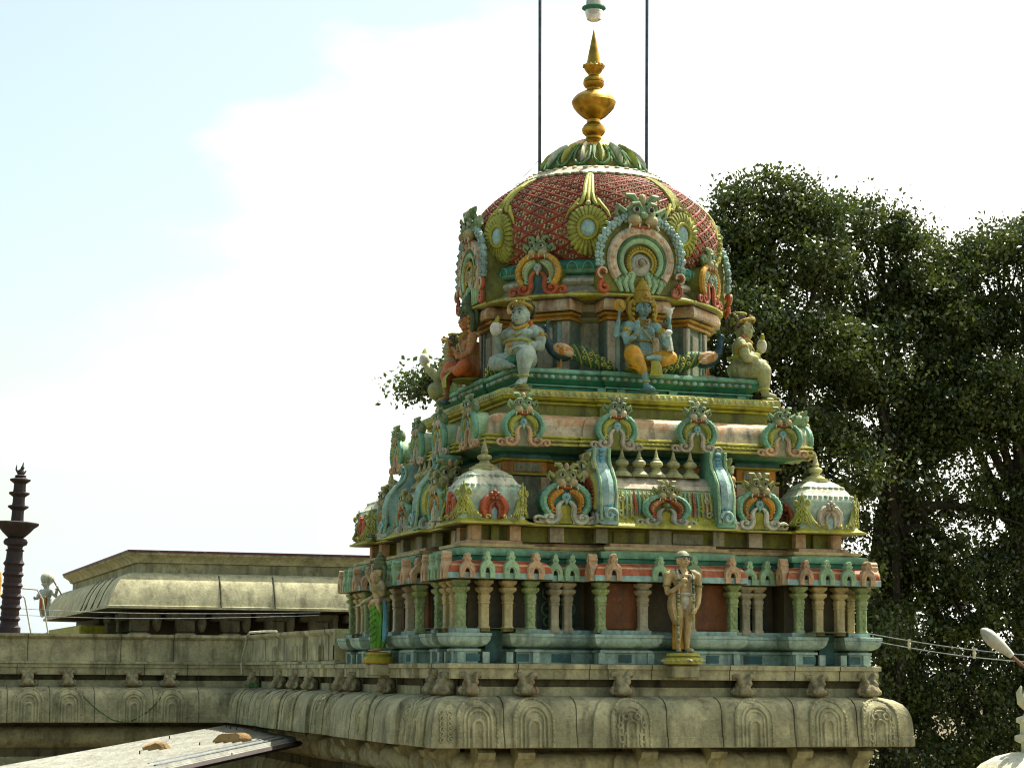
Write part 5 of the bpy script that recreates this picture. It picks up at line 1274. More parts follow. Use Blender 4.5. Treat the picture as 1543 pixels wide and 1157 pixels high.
# loose things on the stone temple ------------------------------------------------
def cable(name, label, pts, r, mat, cat='cable', group=None):
    mb = MB(); mb.tube(pts, r, mat, 6); o = mb.build(name, None); o['label'] = label; o['category'] = cat
    if group: o['group'] = group
    return o
cable('white_pipe', 'thin white pipe bent over the stone parapet and hanging down beside its inner corner', [(-3.3, 9.3, .66), (-3.42, 10.2, .67), (-3.54, 10.9, .66), (-3.56, 11.0, .60), (-3.555, 11.2, .42), (-3.555, 11.5, .2), (-3.555, 11.65, .0), (-3.54, 11.6, -.2)], .022, 'white_paint', 'pipe')
pts = []
for (a0, b0), (a1, b1), sag in (((-6.93, -.50), (-6.2, -1.13), .06), ((-6.2, -1.13), (-5.55, -1.02), .1), ((-5.55, -1.02), (-5.15, -.60), .05)):
    for i in range(8):
        q = i/8; x, z = a0 + (a1-a0)*q, b0 + (b1-b0)*q - sag*math.sin(PI*q); pts.append((x, YB - kap(max(z, -1.18)) - .05, z))
cable('green_hose', 'thin green hose sagging across the carved arches of the shaded stone wing', pts, .013, 'peacock_green', 'hose')
mb = MB(); rnd = random.Random(8)
for i in range(60):
    a, l = rnd.uniform(0, 2*PI), rnd.uniform(.05, .19); b = Vector((-3.66 + rnd.uniform(-.04, .04), 9.9 + rnd.uniform(-.4, .4), -.46)); d = Vector((math.cos(a)*.6, math.sin(a)*.6, 1)).normalized()
    mb.tube([b, b + d*l*.6, b + d*l + Vector((0, 0, -.03))], [.003, .011, .002], 'peacock_green', 4, .3)
o = mb.build('weed', None); o['label'] = 'small green weed sprouting between the stone guardian heads on the flank'; o['category'] = 'weed'

# ================================================================== TIN ROOF AND ROCKS
A, Bq, Dq = Vector((-3.85, 11.6, -1.30)), Vector((-3.72, 5.3, -1.365)), Vector((-8.62, 4.13, -1.72)); Dq = A.lerp(Dq, 1.25); Cq = Bq + (Dq - A)
roof = thing('tin_roof', 'sheet metal lean-to roof with pale ribbed sheets, below the stone cornice', 'roof')
mb = MB(); n = 120; top, bot = [], []
def roofpt(u, v): return A.lerp(Bq, u).lerp(Dq.lerp(Cq, u), v)
nrm = (Bq - A).cross(Dq - A).normalized(); nrm = nrm if nrm.z > 0 else -nrm
rs = []
for j in range(7):
    rs.append([tuple(roofpt(i/n, j/6) + nrm*(.07*(1 if i % 6 == 3 else .35 if i % 6 in (2, 4) else 0))) for i in range(n+1)] + [tuple(roofpt(1 - i/n, j/6) - nrm*.012) for i in range(n+1)])
mb.rings(rs, 'tin_roof', True, True); mb.build('ribbed_sheet', roof)
mb = MB(); mb.tube([Bq - nrm*.05 + Vector((.05, 0, 0)), Cq - nrm*.05 + Vector((.05, 0, 0))], .05, 'purple_stone', 4); mb.tube([A - nrm*.06, Bq - nrm*.06], .05, 'purple_stone', 4); mb.build('edge_beam', roof)
mb = MB()
for u in (.84, .93): mb.tube([roofpt(u, .04) + nrm*.05, roofpt(u + .02, .55) + nrm*.05], .028, 'steel_pole', 6)
for u, v in ((.1, .03), (.2, .04), (.32, .05), (.15, .3), (.5, .5), (.62, .3)): mb.tube([roofpt(u, v), roofpt(u, v) + Vector((0, 0, .12))], .012, 'black_paint', 5)
mb.build('fixings', roof)
mb = MB(); rnd = random.Random(6)
for v in (.28, .62):
    mb.tube([roofpt(u/40, v) + nrm*.012 for u in range(41)], .014, 'stone_dark', 4, .5)
mb.build('sheet_seam', roof)
mb = MB()
for u in [(i + .5)/20 for i in range(20)]: mb.tube([roofpt(u + .0115, v/12) + nrm*.004 for v in range(13)], .012, 'stone_dark', 4)  # thin dark line along one side of every rib
mb.build('rib_line', roof)
mb = MB()
mb.box((0, 0, 0), (.1, .1, 4.6), 'rust_arm'); me_po = mb.mesh('post')
for x, y in ((-4.2, 6.5), (-7.0, .3), (-8.6, 3.4)): obj('post', me_po, roof, (x, y, -4.2))
def rock(loc, d, rz, seed, label):
    bm = bmesh.new(); bmesh.ops.create_icosphere(bm, subdivisions=3, radius=1); rnd = random.Random(seed)
    cuts = [(Vector((rnd.uniform(-1, 1), rnd.uniform(-1, 1), rnd.uniform(-.6, 1))).normalized(), rnd.uniform(.42, .72)) for _ in range(11)]
    for v in bm.verts:
        for n_, k in cuts:
            t_ = v.co.dot(n_)
            if t_ > k: v.co -= n_*(t_ - k)
        v.co = Vector((v.co.x*d[0], v.co.y*d[1], max(v.co.z, -.6)*d[2])); v.co += Vector([rnd.uniform(-.006, .006) for _ in range(3)])
    me = bpy.data.meshes.new('rock'); bm.to_mesh(me); bm.free(); me.materials.append(M['rock']); me.set_sharp_from_angle(angle=R(25))
    for p in me.polygons: p.use_smooth = True
    return obj('rock', me, None, loc, rz, label=label, category='rock', group='rocks weighing down the tin roof')
def on_roof(x, y):
    z = A.z - (nrm.x*(x - A.x) + nrm.y*(y - A.y))/nrm.z; return Vector((x, y, z))
rock(on_roof(-6.28, 4.8) + Vector((0, 0, .09)), (.30, .26, .16), .3, 4, 'smaller orange-brown rock lying lower on the pale tin roof')
rock(on_roof(-4.93, 5.43) + Vector((0, 0, .10)), (.42, .3, .19), -.3, 11, 'larger flat-topped orange-brown rock lying higher on the tin roof, near the stone cornice')

# ================================================================== PILLARED HALL BEHIND THE WING
hall = thing('pillared_hall', 'long stone hall with a bulging cornice roof and a dark open colonnade', 'hall')
HX, HY = -3.95, 26.0
def hsweep(mb, prof):
    rs = [[(10, HY - d, z), (HX - d, HY - d, z), (HX - d, 42 + d*.2, z), (10, 42 + d*.2, z)] for d, z, _ in prof]
    mb.rings([r[::-1] for r in rs], [p[2] for p in prof[:-1]], True, True)
mb = MB(); HS = 'hall_stone'
hsweep(mb, [(-.8, 1.50, SD), (.60, 1.53, 'stone_dark'), (.64, 1.54, HS), (.64, 1.61, HS), (.60, 1.62, HS), (.55, 1.80, HS), (.46, 2.02, HS), (.36, 2.2, HS), (.24, 2.36, HS), (.10, 2.47, HS), (-.06, 2.53, HS), (-.3, 2.55, HS)])
for x in (-1.5, .0, 2.2, 4.6, 6.8):                                       # joints between the cornice stones
    mb.tube([(x, HY - d - .006, z) for d, z in ((.64, 1.6), (.55, 1.80), (.46, 2.02), (.36, 2.2), (.24, 2.36), (.10, 2.47))], .024, SD, 5)
for y in (27.5, 29, 30.5, 31.5): mb.tube([(HX - d - .004, y, z) for d, z in ((.64, 1.6), (.55, 1.80), (.46, 2.02), (.36, 2.2), (.24, 2.36), (.10, 2.47))], .018, SD, 5)
mb.build('rounded_cornice', hall)
mb = MB()
hsweep(mb, [(-.3, 2.45, 'stone'), (-.3, 2.80, 'stone'), (-.22, 2.82, HS), (-.16, 2.92, HS), (.0, 3.02, HS), (.02, 3.03, 'stone'), (.02, 3.08, 'stone'), (.05, 3.085, 'maroon_tin'), (.05, 3.15, 'maroon_tin'), (-.4, 3.16, 'maroon_tin')])
mb.build('roof_slab', hall)
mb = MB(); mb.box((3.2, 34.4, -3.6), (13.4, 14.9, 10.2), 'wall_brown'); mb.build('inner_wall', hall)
mb = MB(); mb.box((0, 0, -2.5), (.42, .42, 7.0), 'stone_dark', bev=.03); mb.box((0, 0, .80), (.56, .56, .2), 'stone', bev=.03); mb.box((0, 0, 1.1), (.5, .5, .35), 'stone_dark', bev=.03); mb.box((0, 0, 1.37), (1.1, .5, .26), 'stone_dark', bev=.05)
me_hc = mb.mesh('hall_column')
for i in range(9): obj('column', me_hc, hall, (HX + .35 + i*1.25, HY + .25, 0))
for y in (28.5, 31, 33.5): obj('column', me_hc, hall, (HX + .3, y, 0), PI/2)
mb = MB(); mb.ell((0, 0, 0), (.13, .1, .28), 'stone_dark'); mb.box((0, .1, .18), (.16, .2, .1), 'stone_dark'); me_hb = mb.mesh('hall_corbel')
for i in range(16): obj('hall_corbel', me_hb, hall, (HX + .8 + i*.62, HY + .05, 1.2))
mb = MB(); mb.box((-4.1, 36.0, .95), (1.0, 9.0, .5), 'olive_yellow', bev=.04); mb.box((-4.1, 36.0, .5), (.8, 8.8, .5), 'stone'); mb.build('painted_beam', hall)

# helmeted painted figure on the hall's far corner
g = thing('guard_statue', 'small painted figure with a big white head on the far corner of the hall roof', 'statue', (-5.0, 37.3, 1.62), -.9); g.scale = (.86,)*3
f = Fig()
f.limb([(-.1, 0, .45), (-.12, -.08, .2), (-.12, -.05, .0)], [.14, .11, .09]); f.limb([(.1, 0, .45), (.12, -.08, .2), (.12, -.05, .0)], [.14, .11, .09])
f.ell((0, 0, .55), (.24, .18, .25), 'stone'); f.ell((0, 0, .8), (.27, .18, .2), 'stone'); f.limb([(0, 0, .9), (0, 0, 1.05)], [.12, .1])
f.limb([(-.25, 0, .88), (-.38, -.08, .65), (-.28, -.25, .62)], [.1, .08, .06]); f.hand((-.28, -.25, .62), (.2, -1, .1), (1, 0, 0), 1.4, .6)
f.limb([(.25, 0, .88), (.42, .05, .72), (.56, -.02, .9)], [.1, .08, .06]); f.hand((.56, -.02, .9), (.4, -.2, .9), (-1, 0, 0), 1.4, .6, -1)
e = head(f, Vector((0, -.02, 1.2)), .2)
obj('body', f.fuse('guard_body', 'lamp_housing', .02), g); e.build('painted_face', g)
h = MB(); h.ell((0, .03, 1.36), (.25, .27, .24), 'white_paint', seg=14, rg=9); h.build('headdress', g)
s_ = MB(); s_.box((0, -.12, .42), (.34, .22, .5), 'dhoti_red', bev=.05); s_.box((.12, -.22, .45), (.12, .08, .5), 'bead_yellow', bev=.02); s_.build('skirt', g)
s_ = MB(); s_.tube([(.42, -.1, 1.3), (.74, .05, .75)], .03, 'rust_arm', 6); s_.build('staff', g)

# ================================================================== DARK STONE LAMP COLUMN
lc = thing('lamp_column', 'tall dark purple stone lamp column with a wide tray and tiered top', 'lamp column', (-8.0, 15.9, 0))
lc.rotation_euler.y = R(2.2)
mb = MB()
mb.lathe([(.30, -6), (.29, -3), (.26, .4), (.25, .8)] + [q for i in range(6) for q in ((.20, .85 + .245*i), (.19, .93 + .245*i), (.215, .96 + .245*i), (.235, .99 + .245*i), (.215, 1.02 + .245*i), (.19, 1.06 + .245*i))] + [(.18, 2.36), (.175, 2.48), (.21, 2.51), (.16, 2.54), (.17, 2.6), (.25, 2.64), (.265, 2.70), (.23, 2.76), (.17, 2.78)], 20, 'purple_stone', sq=3)
mb.build('shaft', lc)
mb = MB(); mb.lathe([(.16, 2.77), (.22, 2.82), (.32, 2.91), (.40, 3.0), (.49, 3.06), (.505, 3.08), (.505, 3.12), (.44, 3.14), (.15, 3.15)], 8, 'purple_stone', ph=PI/8); mb.build('tray', lc)
mb = MB()
pr = [(.15, 3.13)]
for z in (3.3, 3.6, 3.9): pr += [(.14, z), (.14, z + .10), (.21, z + .15), (.24, z + .17), (.24, z + .20), (.15, z + .22)]
pr += [(.12, 4.16), (.14, 4.18), (.08, 4.2)]
mb.lathe(pr, 8, 'purple_stone', ph=PI/8); mb.build('tiered_top', lc)
f = Fig(); f.T = Matrix.Translation((0, 0, -.26))
f.ell((0, 0, 4.5), (.08, .07, .10), 'stone'); f.ell((.03, -.0, 4.62), .045, 'stone'); f.limb([(-.06, 0, 4.5), (-.11, 0, 4.58), (-.10, 0, 4.68)], [.028, .022, .012]); f.limb([(.07, 0, 4.5), (.11, 0, 4.56)], [.028, .015]); f.limb([(.03, 0, 4.65), (.04, 0, 4.74)], [.025, .012])
obj('crowning_figure', f.fuse('crowning_figure', 'purple_stone', .012), lc)

# white access ladder beside it, painted post at the left edge
ld_ = thing('metal_ladder', 'thin white metal ladder rails curving down behind the dark column', 'ladder', (-7.3, 17.5, 0))
mb = MB()
mb.tube([(-.25, 0, 1.55), (-.2, .0, 1.5), (.05, 0, .3), (.12, 0, -1)], .02, 'lamp_housing', 6); mb.tube([(-.3, .5, 1.75), (.12, .5, 1.72), (.25, .5, 1.5), (.45, .5, .5), (.55, .5, -1)], .018, 'lamp_housing', 6)
mb.tube([(.02, 0, .62), (.38, .5, .72)], .018, 'steel_pole', 6); mb.build('rails', ld_)
pp = thing('painted_post', 'orange and yellow painted post left of the dark stone lamp column', 'post', (-8.35, 17.5, 0))
mb = MB(); mb.lathe([(.22, -6), (.22, 1.0), (.24, 1.05), (.22, 1.1)], 16, 'peach'); mb.build('shaft', pp)
mb = MB(); mb.lathe([(.22, 1.1), (.28, 1.2), (.25, 1.4), (.27, 1.5), (.32, 1.56), (.30, 1.64)], 16, 'dhoti_orange'); mb.lathe([(.30, 1.64), (.32, 1.9), (.30, 2.08)], 16, 'gold_paint'); mb.build('capital', pp)
mb = MB(); mb.lathe([(.2, 2.08), (.22, 2.1), (.2, 2.16), (.05, 2.18)], 12, 'black_paint'); mb.tube([(0, 0, 2.15), (0, 0, 3.1)], .02, 'lamp_housing', 6); mb.box((.05, 0, 3.25), (.4, .1, .04), 'lamp_housing'); mb.build('cap', pp)

# ================================================================== WIRES
def wire(label, p0, p1, sag, n=16, pegs=0):
    p0, p1 = Vector(p0), Vector(p1); pts = [p0.lerp(p1, i/n) + Vector((0, 0, -sag*math.sin(PI*i/n))) for i in range(n+1)]
    return cable('electric_wire', label, pts, .007, 'wire', 'wire', 'overhead wires')
wire('upper thin pale wire sagging across the cornice of the pillared hall', (-14, 20, 1.95), (-1.0, 15.5, 1.22), .32)
wire('lower thin pale wire sagging across the cornice of the pillared hall', (-14, 20, 1.80), (-1.0, 15.6, 1.16), .36)
w1 = wire('upper of the two pale wires running from the tower plinth to the right', (3.32, -3.3, .50), (4.3, -7.2, .12), .05)
w2 = wire('lower of the two pale wires running from the tower plinth to the right', (3.32, -3.3, .40), (4.3, -7.2, .03), .06)
for q in (.22, .56):
    p = Vector((3.32, -3.3, .45)).lerp(Vector((4.3, -7.2, .075)), q) + Vector((0, 0, -.05*math.sin(PI*q)))
    mb = MB(); mb.tube([p - Vector((0, 0, .075)), p + Vector((0, 0, .075))], .024, 'cream_plaster', 6); mb.ell(p, .03, 'cream_plaster')
    o = mb.build('wire_spacer', None); o['category'] = 'spacer'; o['group'] = 'spacers on the right-hand wires'
    o['label'] = 'cream wire spacer nearer the tower on the paired wires' if q < .4 else 'cream wire spacer nearer the street lamp on the paired wires'

# rods and hanging lamp over the dome
fr = thing('lamp_gantry', 'two tall thin dark steel rods rising from the dome rim', 'gantry')
for i, (x, y) in enumerate(((-.875, .28), (.86, -.28))):
    mb = MB(); mb.tube([(x*.985, y*.985, 8.0), (x, y, 11.45)], [.032, .028], 'steel_pole', 8); mb.lathe([(.09, 8.02), (.09, 8.06), (.05, 8.08)], 10, 'steel_pole', (x*.985, y*.985)); mb.build('rod', fr)
mb = MB(); mb.tube([(-.875, .28, 11.45), (-.5, .16, 11.6), (0, 0, 11.65), (.5, -.16, 11.6), (.86, -.28, 11.45)], .026, 'steel_pole', 8); mb.build('cross_bar', fr)
hl = thing('hanging_lamp', 'frosted glass lamp with a green rim hanging above the finial tip', 'lamp', (0, 0, 0))
mb = MB(); mb.lathe([(.02, 11.64), (.02, 11.3), (.09, 11.29), (.13, 11.2), (.135, 11.10), (.20, 11.085), (.205, 11.06), (.16, 11.03), (.15, 11.02)], 20, ['steel_pole', 'steel_pole', 'lamp_housing', 'lamp_housing', 'lamp_housing', 'teal', 'teal', 'teal']); mb.build('fitting', hl)
mb = MB(); mb.lathe([(.15, 11.03), (.155, 11.0), (.135, 10.93), (.12, 10.87), (.07, 10.84), (.01, 10.83)], 20, 'frosted_glass'); mb.build('shade', hl)
cable('stay_wire', 'thin stay wire running from the left steel rod down behind the dome', [(-.873, .28, 8.42), (-1.2, .5, 8.02), (-1.55, .8, 7.45)], .006, 'wire', 'wire')

# street lamp and small white shrine at the right edge
sl = thing('street_lamp', 'pale cobra-head street lamp reaching in on a thin rusty arm from the right', 'street lamp')
mb = MB()
base = Vector((3.30, -6.70, .50)); tip = Vector((3.84, -6.87, .0)); dv = (tip - base).normalized(); L = .56
rs = []
for q, rx, rz_ in ((-.02, .02, .02), (.02, .09, .06), (.10, .125, .085), (.22, .13, .09), (.34, .105, .075), (.44, .075, .06), (.50, .055, .05), (.54, .04, .04)):
    c = base + dv*q; sd = dv.cross(Vector((0, 0, 1))).normalized(); up = sd.cross(dv)
    rs.append([tuple(c + sd*rx*math.cos(a) + up*rz_*math.sin(a)) for a in (2*PI*k/14 for k in range(14))])
mb.rings(rs, 'lamp_housing', True, True); mb.build('lamp_head', sl)
mb = MB(); c = base + dv*.2 - up*.055; mb.ell(c, (.085, .16, .05), 'frosted_glass', Matrix((sd, dv, up)).transposed(), seg=12); mb.build('lens', sl)
mb = MB(); mb.tube([base + dv*.52, base + dv*.9, base + dv*1.5 + Vector((.05, 0, -.02)), base + dv*1.9 + Vector((.1, 0, -.3))], [.026, .026, .03, .035], 'rust_arm', 8); mb.build('arm', sl)
mb = MB(); e_ = base + dv*1.9 + Vector((.1, 0, -.3)); mb.tube([e_, e_ + Vector((.03, 0, -1)), e_ + Vector((.03, 0, -6))], [.05, .06, .08], 'steel_pole', 10); mb.build('pole', sl)
sh = thing('small_shrine', 'sunlit cream domed shrine with a tiered finial below the street lamp', 'shrine', (1.78, -10.42, 0))
mb = MB(); mb.lathe([(.70, -6), (.70, -1.5), (.82, -1.45), (.84, -1.38), (.78, -1.34), (.74, -1.30), (.62, -1.18), (.45, -1.09), (.28, -1.045), (.16, -1.03)], 32, ['cream_plaster', 'cream_plaster', 'gold_paint', 'bead_yellow', 'cream_plaster', 'cream_plaster', 'eye_white', 'eye_white', 'cream_plaster']); mb.build('dome', sh)
mb = MB(); mb.lathe([(.13, -1.04), (.13, -.93), (.20, -.90), (.20, -.84), (.14, -.82), (.14, -.70), (.18, -.68), (.18, -.63), (.10, -.60), (.07, -.50)], 8, 'cream_plaster', ph=PI/8, sq=6)
mb.build('neck', sh)
mb = MB()
for a in range(6):
    mb.T = Matrix.Rotation(a*PI/3, 4, 'Z'); mb.tube([(.06, 0, -.52), (.15, 0, -.44), (.17, 0, -.33), (.14, 0, -.25)], [.05, .055, .04, .008], 'cream_plaster', 6)
mb.T = Matrix(); mb.lathe([(.08, -.52), (.11, -.40), (.09, -.30), (.05, -.22), (.01, -.08)], 12, 'cream_plaster'); mb.build('finial', sh)

# ================================================================== GROUND AND TREES
mb = MB(); n = 40; mb.add([(x, y, -6) for x in (-1500, 1500) for y in (-1500, 1500)], [[0, 2, 3, 1]], 'earth'); g = mb.build('ground', None); g['kind'] = 'structure'

ca, sa = math.cos(R(17.953)), math.sin(R(17.953))
def W(x, d, z): return Vector((-12.178 + x*ca + d*sa, -33.215 - x*sa + d*ca, z))
def tree(label, base, lobes, n, seed, mat='leaf', ls=.12, fork=None, dead=0):
    rnd = np.random.default_rng(seed); rr = random.Random(seed)
    root = thing('broadleaf_tree', label, 'tree', base, 0, 'trees behind the tower')
    base = Vector(base); P = []
    vol = np.array([l[1][0]*l[1][1]*l[1][2]*(.62 if l[0][2] < 6 else 1)**1.4 for l in lobes])**.7; vol = vol/vol.sum()
    cl, tips = [], []
    for (c, r), share in zip(lobes, vol):
        k = max(4, int(n*share/150)); c = np.array(c)
        for _ in range(k):
            d = rnd.normal(size=3); d /= np.linalg.norm(d); q = rnd.uniform(.25, 1)**.42
            d[2] = d[2]*(1 if d[2] > 0 else .8)
            p = c + d*q*np.array(r)*rnd.uniform(.82, 1.22); cl.append((p, rnd.uniform(.32, .68)))
    tips = cl
    pos = []
    for p, s in cl:
        m_ = int(150*rnd.uniform(.55, 1.45)); v = rnd.normal(size=(m_, 3))*np.array([s, s, s*.62])*.62; pos.append(p + v)
    pos = np.concatenate(pos); N = len(pos)
    ax = rnd.normal(size=(N, 3)); ax[:, 2] -= .35; ax /= np.linalg.norm(ax, axis=1)[:, None]
    nr = rnd.normal(size=(N, 3)) + np.array([0, 0, .9]); sd = np.cross(ax, nr); sd /= np.linalg.norm(sd, axis=1)[:, None] + 1e-9
    up = np.cross(sd, ax); L = ls*rnd.uniform(.55, 1.6, size=(N, 1)); Wd = L*.30
    v = np.stack([pos - ax*L*.5, pos + sd*Wd + up*L*.04, pos + ax*L*.5 - up*L*.10, pos - sd*Wd + up*L*.04], 1) - np.array(base)
    me = bpy.data.meshes.new('crown'); me.vertices.add(N*4); me.vertices.foreach_set('co', v.reshape(-1))
    me.loops.add(N*4); me.loops.foreach_set('vertex_index', np.arange(N*4)); me.polygons.add(N)
    me.polygons.foreach_set('loop_start', np.arange(N)*4); me.polygons.foreach_set('loop_total', np.full(N, 4)); me.update(); me.validate()
    me.materials.append(M[mat]); obj('crown', me, root)
    mb = MB(); zero = Vector((0, 0, 0)); mids = []
    th = (fork or Vector((0, 0, 5))) ; trunk = [zero, th*.3 + Vector((.15, .1, 0)), th*.65 + Vector((-.12, .1, 0)), th]
    mb.tube(trunk, [.6, .42, .34, .28], 'bark', 12); mb.build('trunk', root)
    mb = MB()
    for c, r in lobes:                                                  # a limb into every lobe, twigs to its clumps
        e = Vector(c) - base; k = rr.uniform(.75, 1); s = th*k; b = s.lerp(e, .5) + Vector((rr.uniform(-.5, .5), rr.uniform(-.5, .5), rr.uniform(-.2, .6)))
        r0 = .06 + .03*min(r); pts = [s, s.lerp(b, .5) + Vector((rr.uniform(-.2, .2), rr.uniform(-.2, .2), .1)), b, b.lerp(e, .6) + Vector((rr.uniform(-.3, .3), 0, rr.uniform(-.2, .3))), e]
        mb.tube(pts, [r0*1.9, r0*1.5, r0*1.15, r0*.8, r0*.4], 'bark', 7)
        near = sorted(tips, key=lambda t_: float(((t_[0] - np.array(c))**2).sum()))[:max(8, int(7*max(r)))]
        for p, s_ in near:
            q = Vector(p) - base; f0 = pts[rr.choice((2, 3, 3))]; m_ = f0.lerp(q, .5) + Vector((rr.uniform(-.3, .3), rr.uniform(-.3, .3), rr.uniform(-.15, .25)))
            mb.tube([f0, m_, q], [.055, .035, .012], 'bark', 5)
    mb.build('limb', root)
    return root
def lob(*a): return [(tuple(W(x, d, z)), (rx, ry, rz)) for x, d, z, rx, ry, rz in a]
tree('broad dark tree right behind the painted tower, its tip level with the dome', W(6.6, 58, -6), lob((6.3, 58, 12.6, .9, 1.0, .8), (7.3, 58, 12.8, .8, .9, .85), (8.3, 58, 12.2, .8, .9, .8), (5.9, 58, 11.1, 1.1, 1.3, 1.1), (7.5, 58, 11.0, 1.6, 1.5, 1.1), (6.2, 57, 9.1, 1.5, 1.6, 1.3), (8.0, 58, 8.6, 1.7, 1.7, 1.3),
     (5.2, 58, 7.2, 1.3, 1.5, 1.1), (7.2, 58, 6.2, 1.7, 1.6, 1.2), (8.6, 57, 5.2, 1.3, 1.5, 1.0), (6.6, 59, 3.6, 1.5, 1.5, 1.1), (8.4, 58, 2.6, 1.5, 1.5, 1.0), (9.6, 58, 1.0, 1.3, 1.5, .9), (8.8, 58, -1.0, 1.3, 1.4, 1.1)), 84000, 3, fork=Vector((.6, 0, 12)))
tree('dark tree with a rounded crown between the other two tall trees', W(10.4, 60, -6), lob((9.3, 60, 12.4, 1.0, 1.1, .8), (10.4, 60, 12.4, 1.0, 1.1, .9), (11.4, 60, 11.6, .9, 1.1, .9), (9.9, 60, 10.6, 1.5, 1.5, 1.2), (11.6, 60, 9.9, 1.3, 1.5, 1.2), (10.3, 59, 8.3, 1.6, 1.6, 1.3),
     (12.2, 60, 7.7, 1.5, 1.6, 1.2), (10.6, 60, 5.8, 1.5, 1.5, 1.1), (9.2, 60, 4.4, 1.2, 1.4, 1.0), (12.0, 60, 4.8, 1.4, 1.5, 1.1), (10.8, 60, 2.4, 1.6, 1.5, 1.2), (12.6, 60, 1.6, 1.3, 1.4, 1.0), (10.6, 60, -.4, 1.5, 1.5, 1.1), (12.6, 60, -1.4, 1.5, 1.5, 1.2), (12.3, 60.5, 10.2, 1.0, 1.3, 1.0), (12.3, 60.5, 11.3, .9, 1.0, .6), (13, 60.5, 6.6, 1.2, 1.4, 1.1), (12.2, 60.5, .6, 1.2, 1.4, 1.0), (13.6, 60.5, .9, 1.2, 1.4, 1.0), (14.6, 60.5, 3.6, 1.2, 1.4, 1.0), (13.0, 60.5, 8.6, 1.0, 1.2, 1.0), (9.0, 60, 7.2, 1.3, 1.5, 1.3), (9.4, 60, 2.2, 1.3, 1.5, 1.2), (12.3, 60, 3.2, 1.3, 1.5, 1.1), (11.6, 60, 6.8, 1.2, 1.4, 1.2), (9.2, 60, -1.6, 1.3, 1.5, 1.3), (10.4, 59, -2.6, 1.5, 1.5, 1.0), (11.8, 61.5, -3.0, 1.8, 1.5, 1.4), (13.4, 61.5, -2.6, 1.8, 1.5, 1.5), (11.4, 61.5, -.6, 1.4, 1.5, 1.2)), 112000, 5, fork=Vector((.5, 0, 12.5)))
tree('wide dark tree with a flat crown behind the street lamp', W(15.0, 61, -6), lob((12.9, 61, 11.5, 1.0, 1.1, .7), (12.4, 61, 10.6, 1.0, 1.1, .8), (16.6, 62, -3.0, 2.0, 1.5, 1.5), (15.0, 62, -1.0, 1.6, 1.5, 1.3), (13.9, 61, 12.0, 1.1, 1.2, .8), (15.2, 61, 12.2, 1.2, 1.3, .9), (16.8, 61, 11.8, 1.3, 1.3, 1.0), (13.2, 61, 10.0, 1.4, 1.5, 1.1), (15.2, 61, 10.0, 1.6, 1.5, 1.2), (17.2, 61, 9.4, 1.4, 1.5, 1.2),
     (13.8, 60, 7.6, 1.5, 1.6, 1.2), (16.0, 61, 7.2, 1.7, 1.6, 1.3), (14.2, 61, 5.0, 1.5, 1.5, 1.1), (16.4, 61, 4.4, 1.6, 1.5, 1.2), (13.8, 61, 2.6, 1.5, 1.5, 1.1), (16.0, 61, 1.6, 1.6, 1.5, 1.1), (14.4, 61, .0, 1.5, 1.5, 1.1), (16.4, 61, -1.2, 1.5, 1.5, 1.1), (14.2, 61, -2.6, 1.5, 1.4, 1.0)), 106000, 9, fork=Vector((-.6, 0, 12)))
tree('tree hidden behind the tower, one leafy branch showing left of the orange statue', W(1.5, 52, -6), lob((-2.25, 52, 6.72, .22, .3, .2), (-1.85, 52, 7.0, .28, .3, .22), (-1.3, 52, 6.7, .5, .5, .4), (.6, 52, 6.4, 1.3, 1.3, 1.0), (2.2, 52, 6.8, 1.3, 1.3, 1.0)), 14000, 12, fork=Vector((.4, 0, 13)))
SKY, CLOUD, DARK, SUNE, EXPO = .08, 15.5, .74, 3.3, 1.5
# ================================================================== sky, sun, camera
w = bpy.data.worlds.new("World"); sc.world = w; w.use_nodes = True
t = w.node_tree; bg = t.nodes['Background']
SUN = Vector((.80, .44, 1.70)).normalized()
el = math.asin(SUN.z)
sky = t.nodes.new('ShaderNodeTexSky'); sky.sky_type = 'NISHITA'; sky.sun_disc = False
sky.sun_elevation = el; sky.sun_rotation = math.atan2(SUN.x, SUN.y); sky.dust_density = 3; sky.air_density = 1.0
tc = t.nodes.new('ShaderNodeTexCoord'); mp = t.nodes.new('ShaderNodeMapping'); mp.inputs['Scale'].default_value = (1.2, 1.2, 3.0); mp.inputs['Location'].default_value = (.35, .2, .1)
t.links.new(tc.outputs['Generated'], mp.inputs['Vector'])
cn = node(t, 'ShaderNodeTexNoise', Scale=2.2, Detail=7, Roughness=.55); t.links.new(mp.outputs[0], cn.inputs['Vector'])
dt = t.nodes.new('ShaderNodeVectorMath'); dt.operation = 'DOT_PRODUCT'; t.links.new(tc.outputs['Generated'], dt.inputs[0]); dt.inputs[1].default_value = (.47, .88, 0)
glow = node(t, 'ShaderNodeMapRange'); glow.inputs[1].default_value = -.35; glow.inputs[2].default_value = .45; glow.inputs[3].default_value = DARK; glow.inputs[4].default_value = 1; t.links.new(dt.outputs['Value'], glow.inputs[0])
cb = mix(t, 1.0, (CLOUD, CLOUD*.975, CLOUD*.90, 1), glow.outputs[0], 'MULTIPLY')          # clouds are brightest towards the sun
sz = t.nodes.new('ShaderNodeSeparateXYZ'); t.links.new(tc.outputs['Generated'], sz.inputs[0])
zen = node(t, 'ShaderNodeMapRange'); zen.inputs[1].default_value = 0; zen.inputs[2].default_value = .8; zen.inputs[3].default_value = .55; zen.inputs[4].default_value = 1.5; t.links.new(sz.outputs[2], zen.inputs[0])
cb = mix(t, 1.0, cb, zen.outputs[0], 'MULTIPLY')                                            # and overcast skies brighten towards the zenith
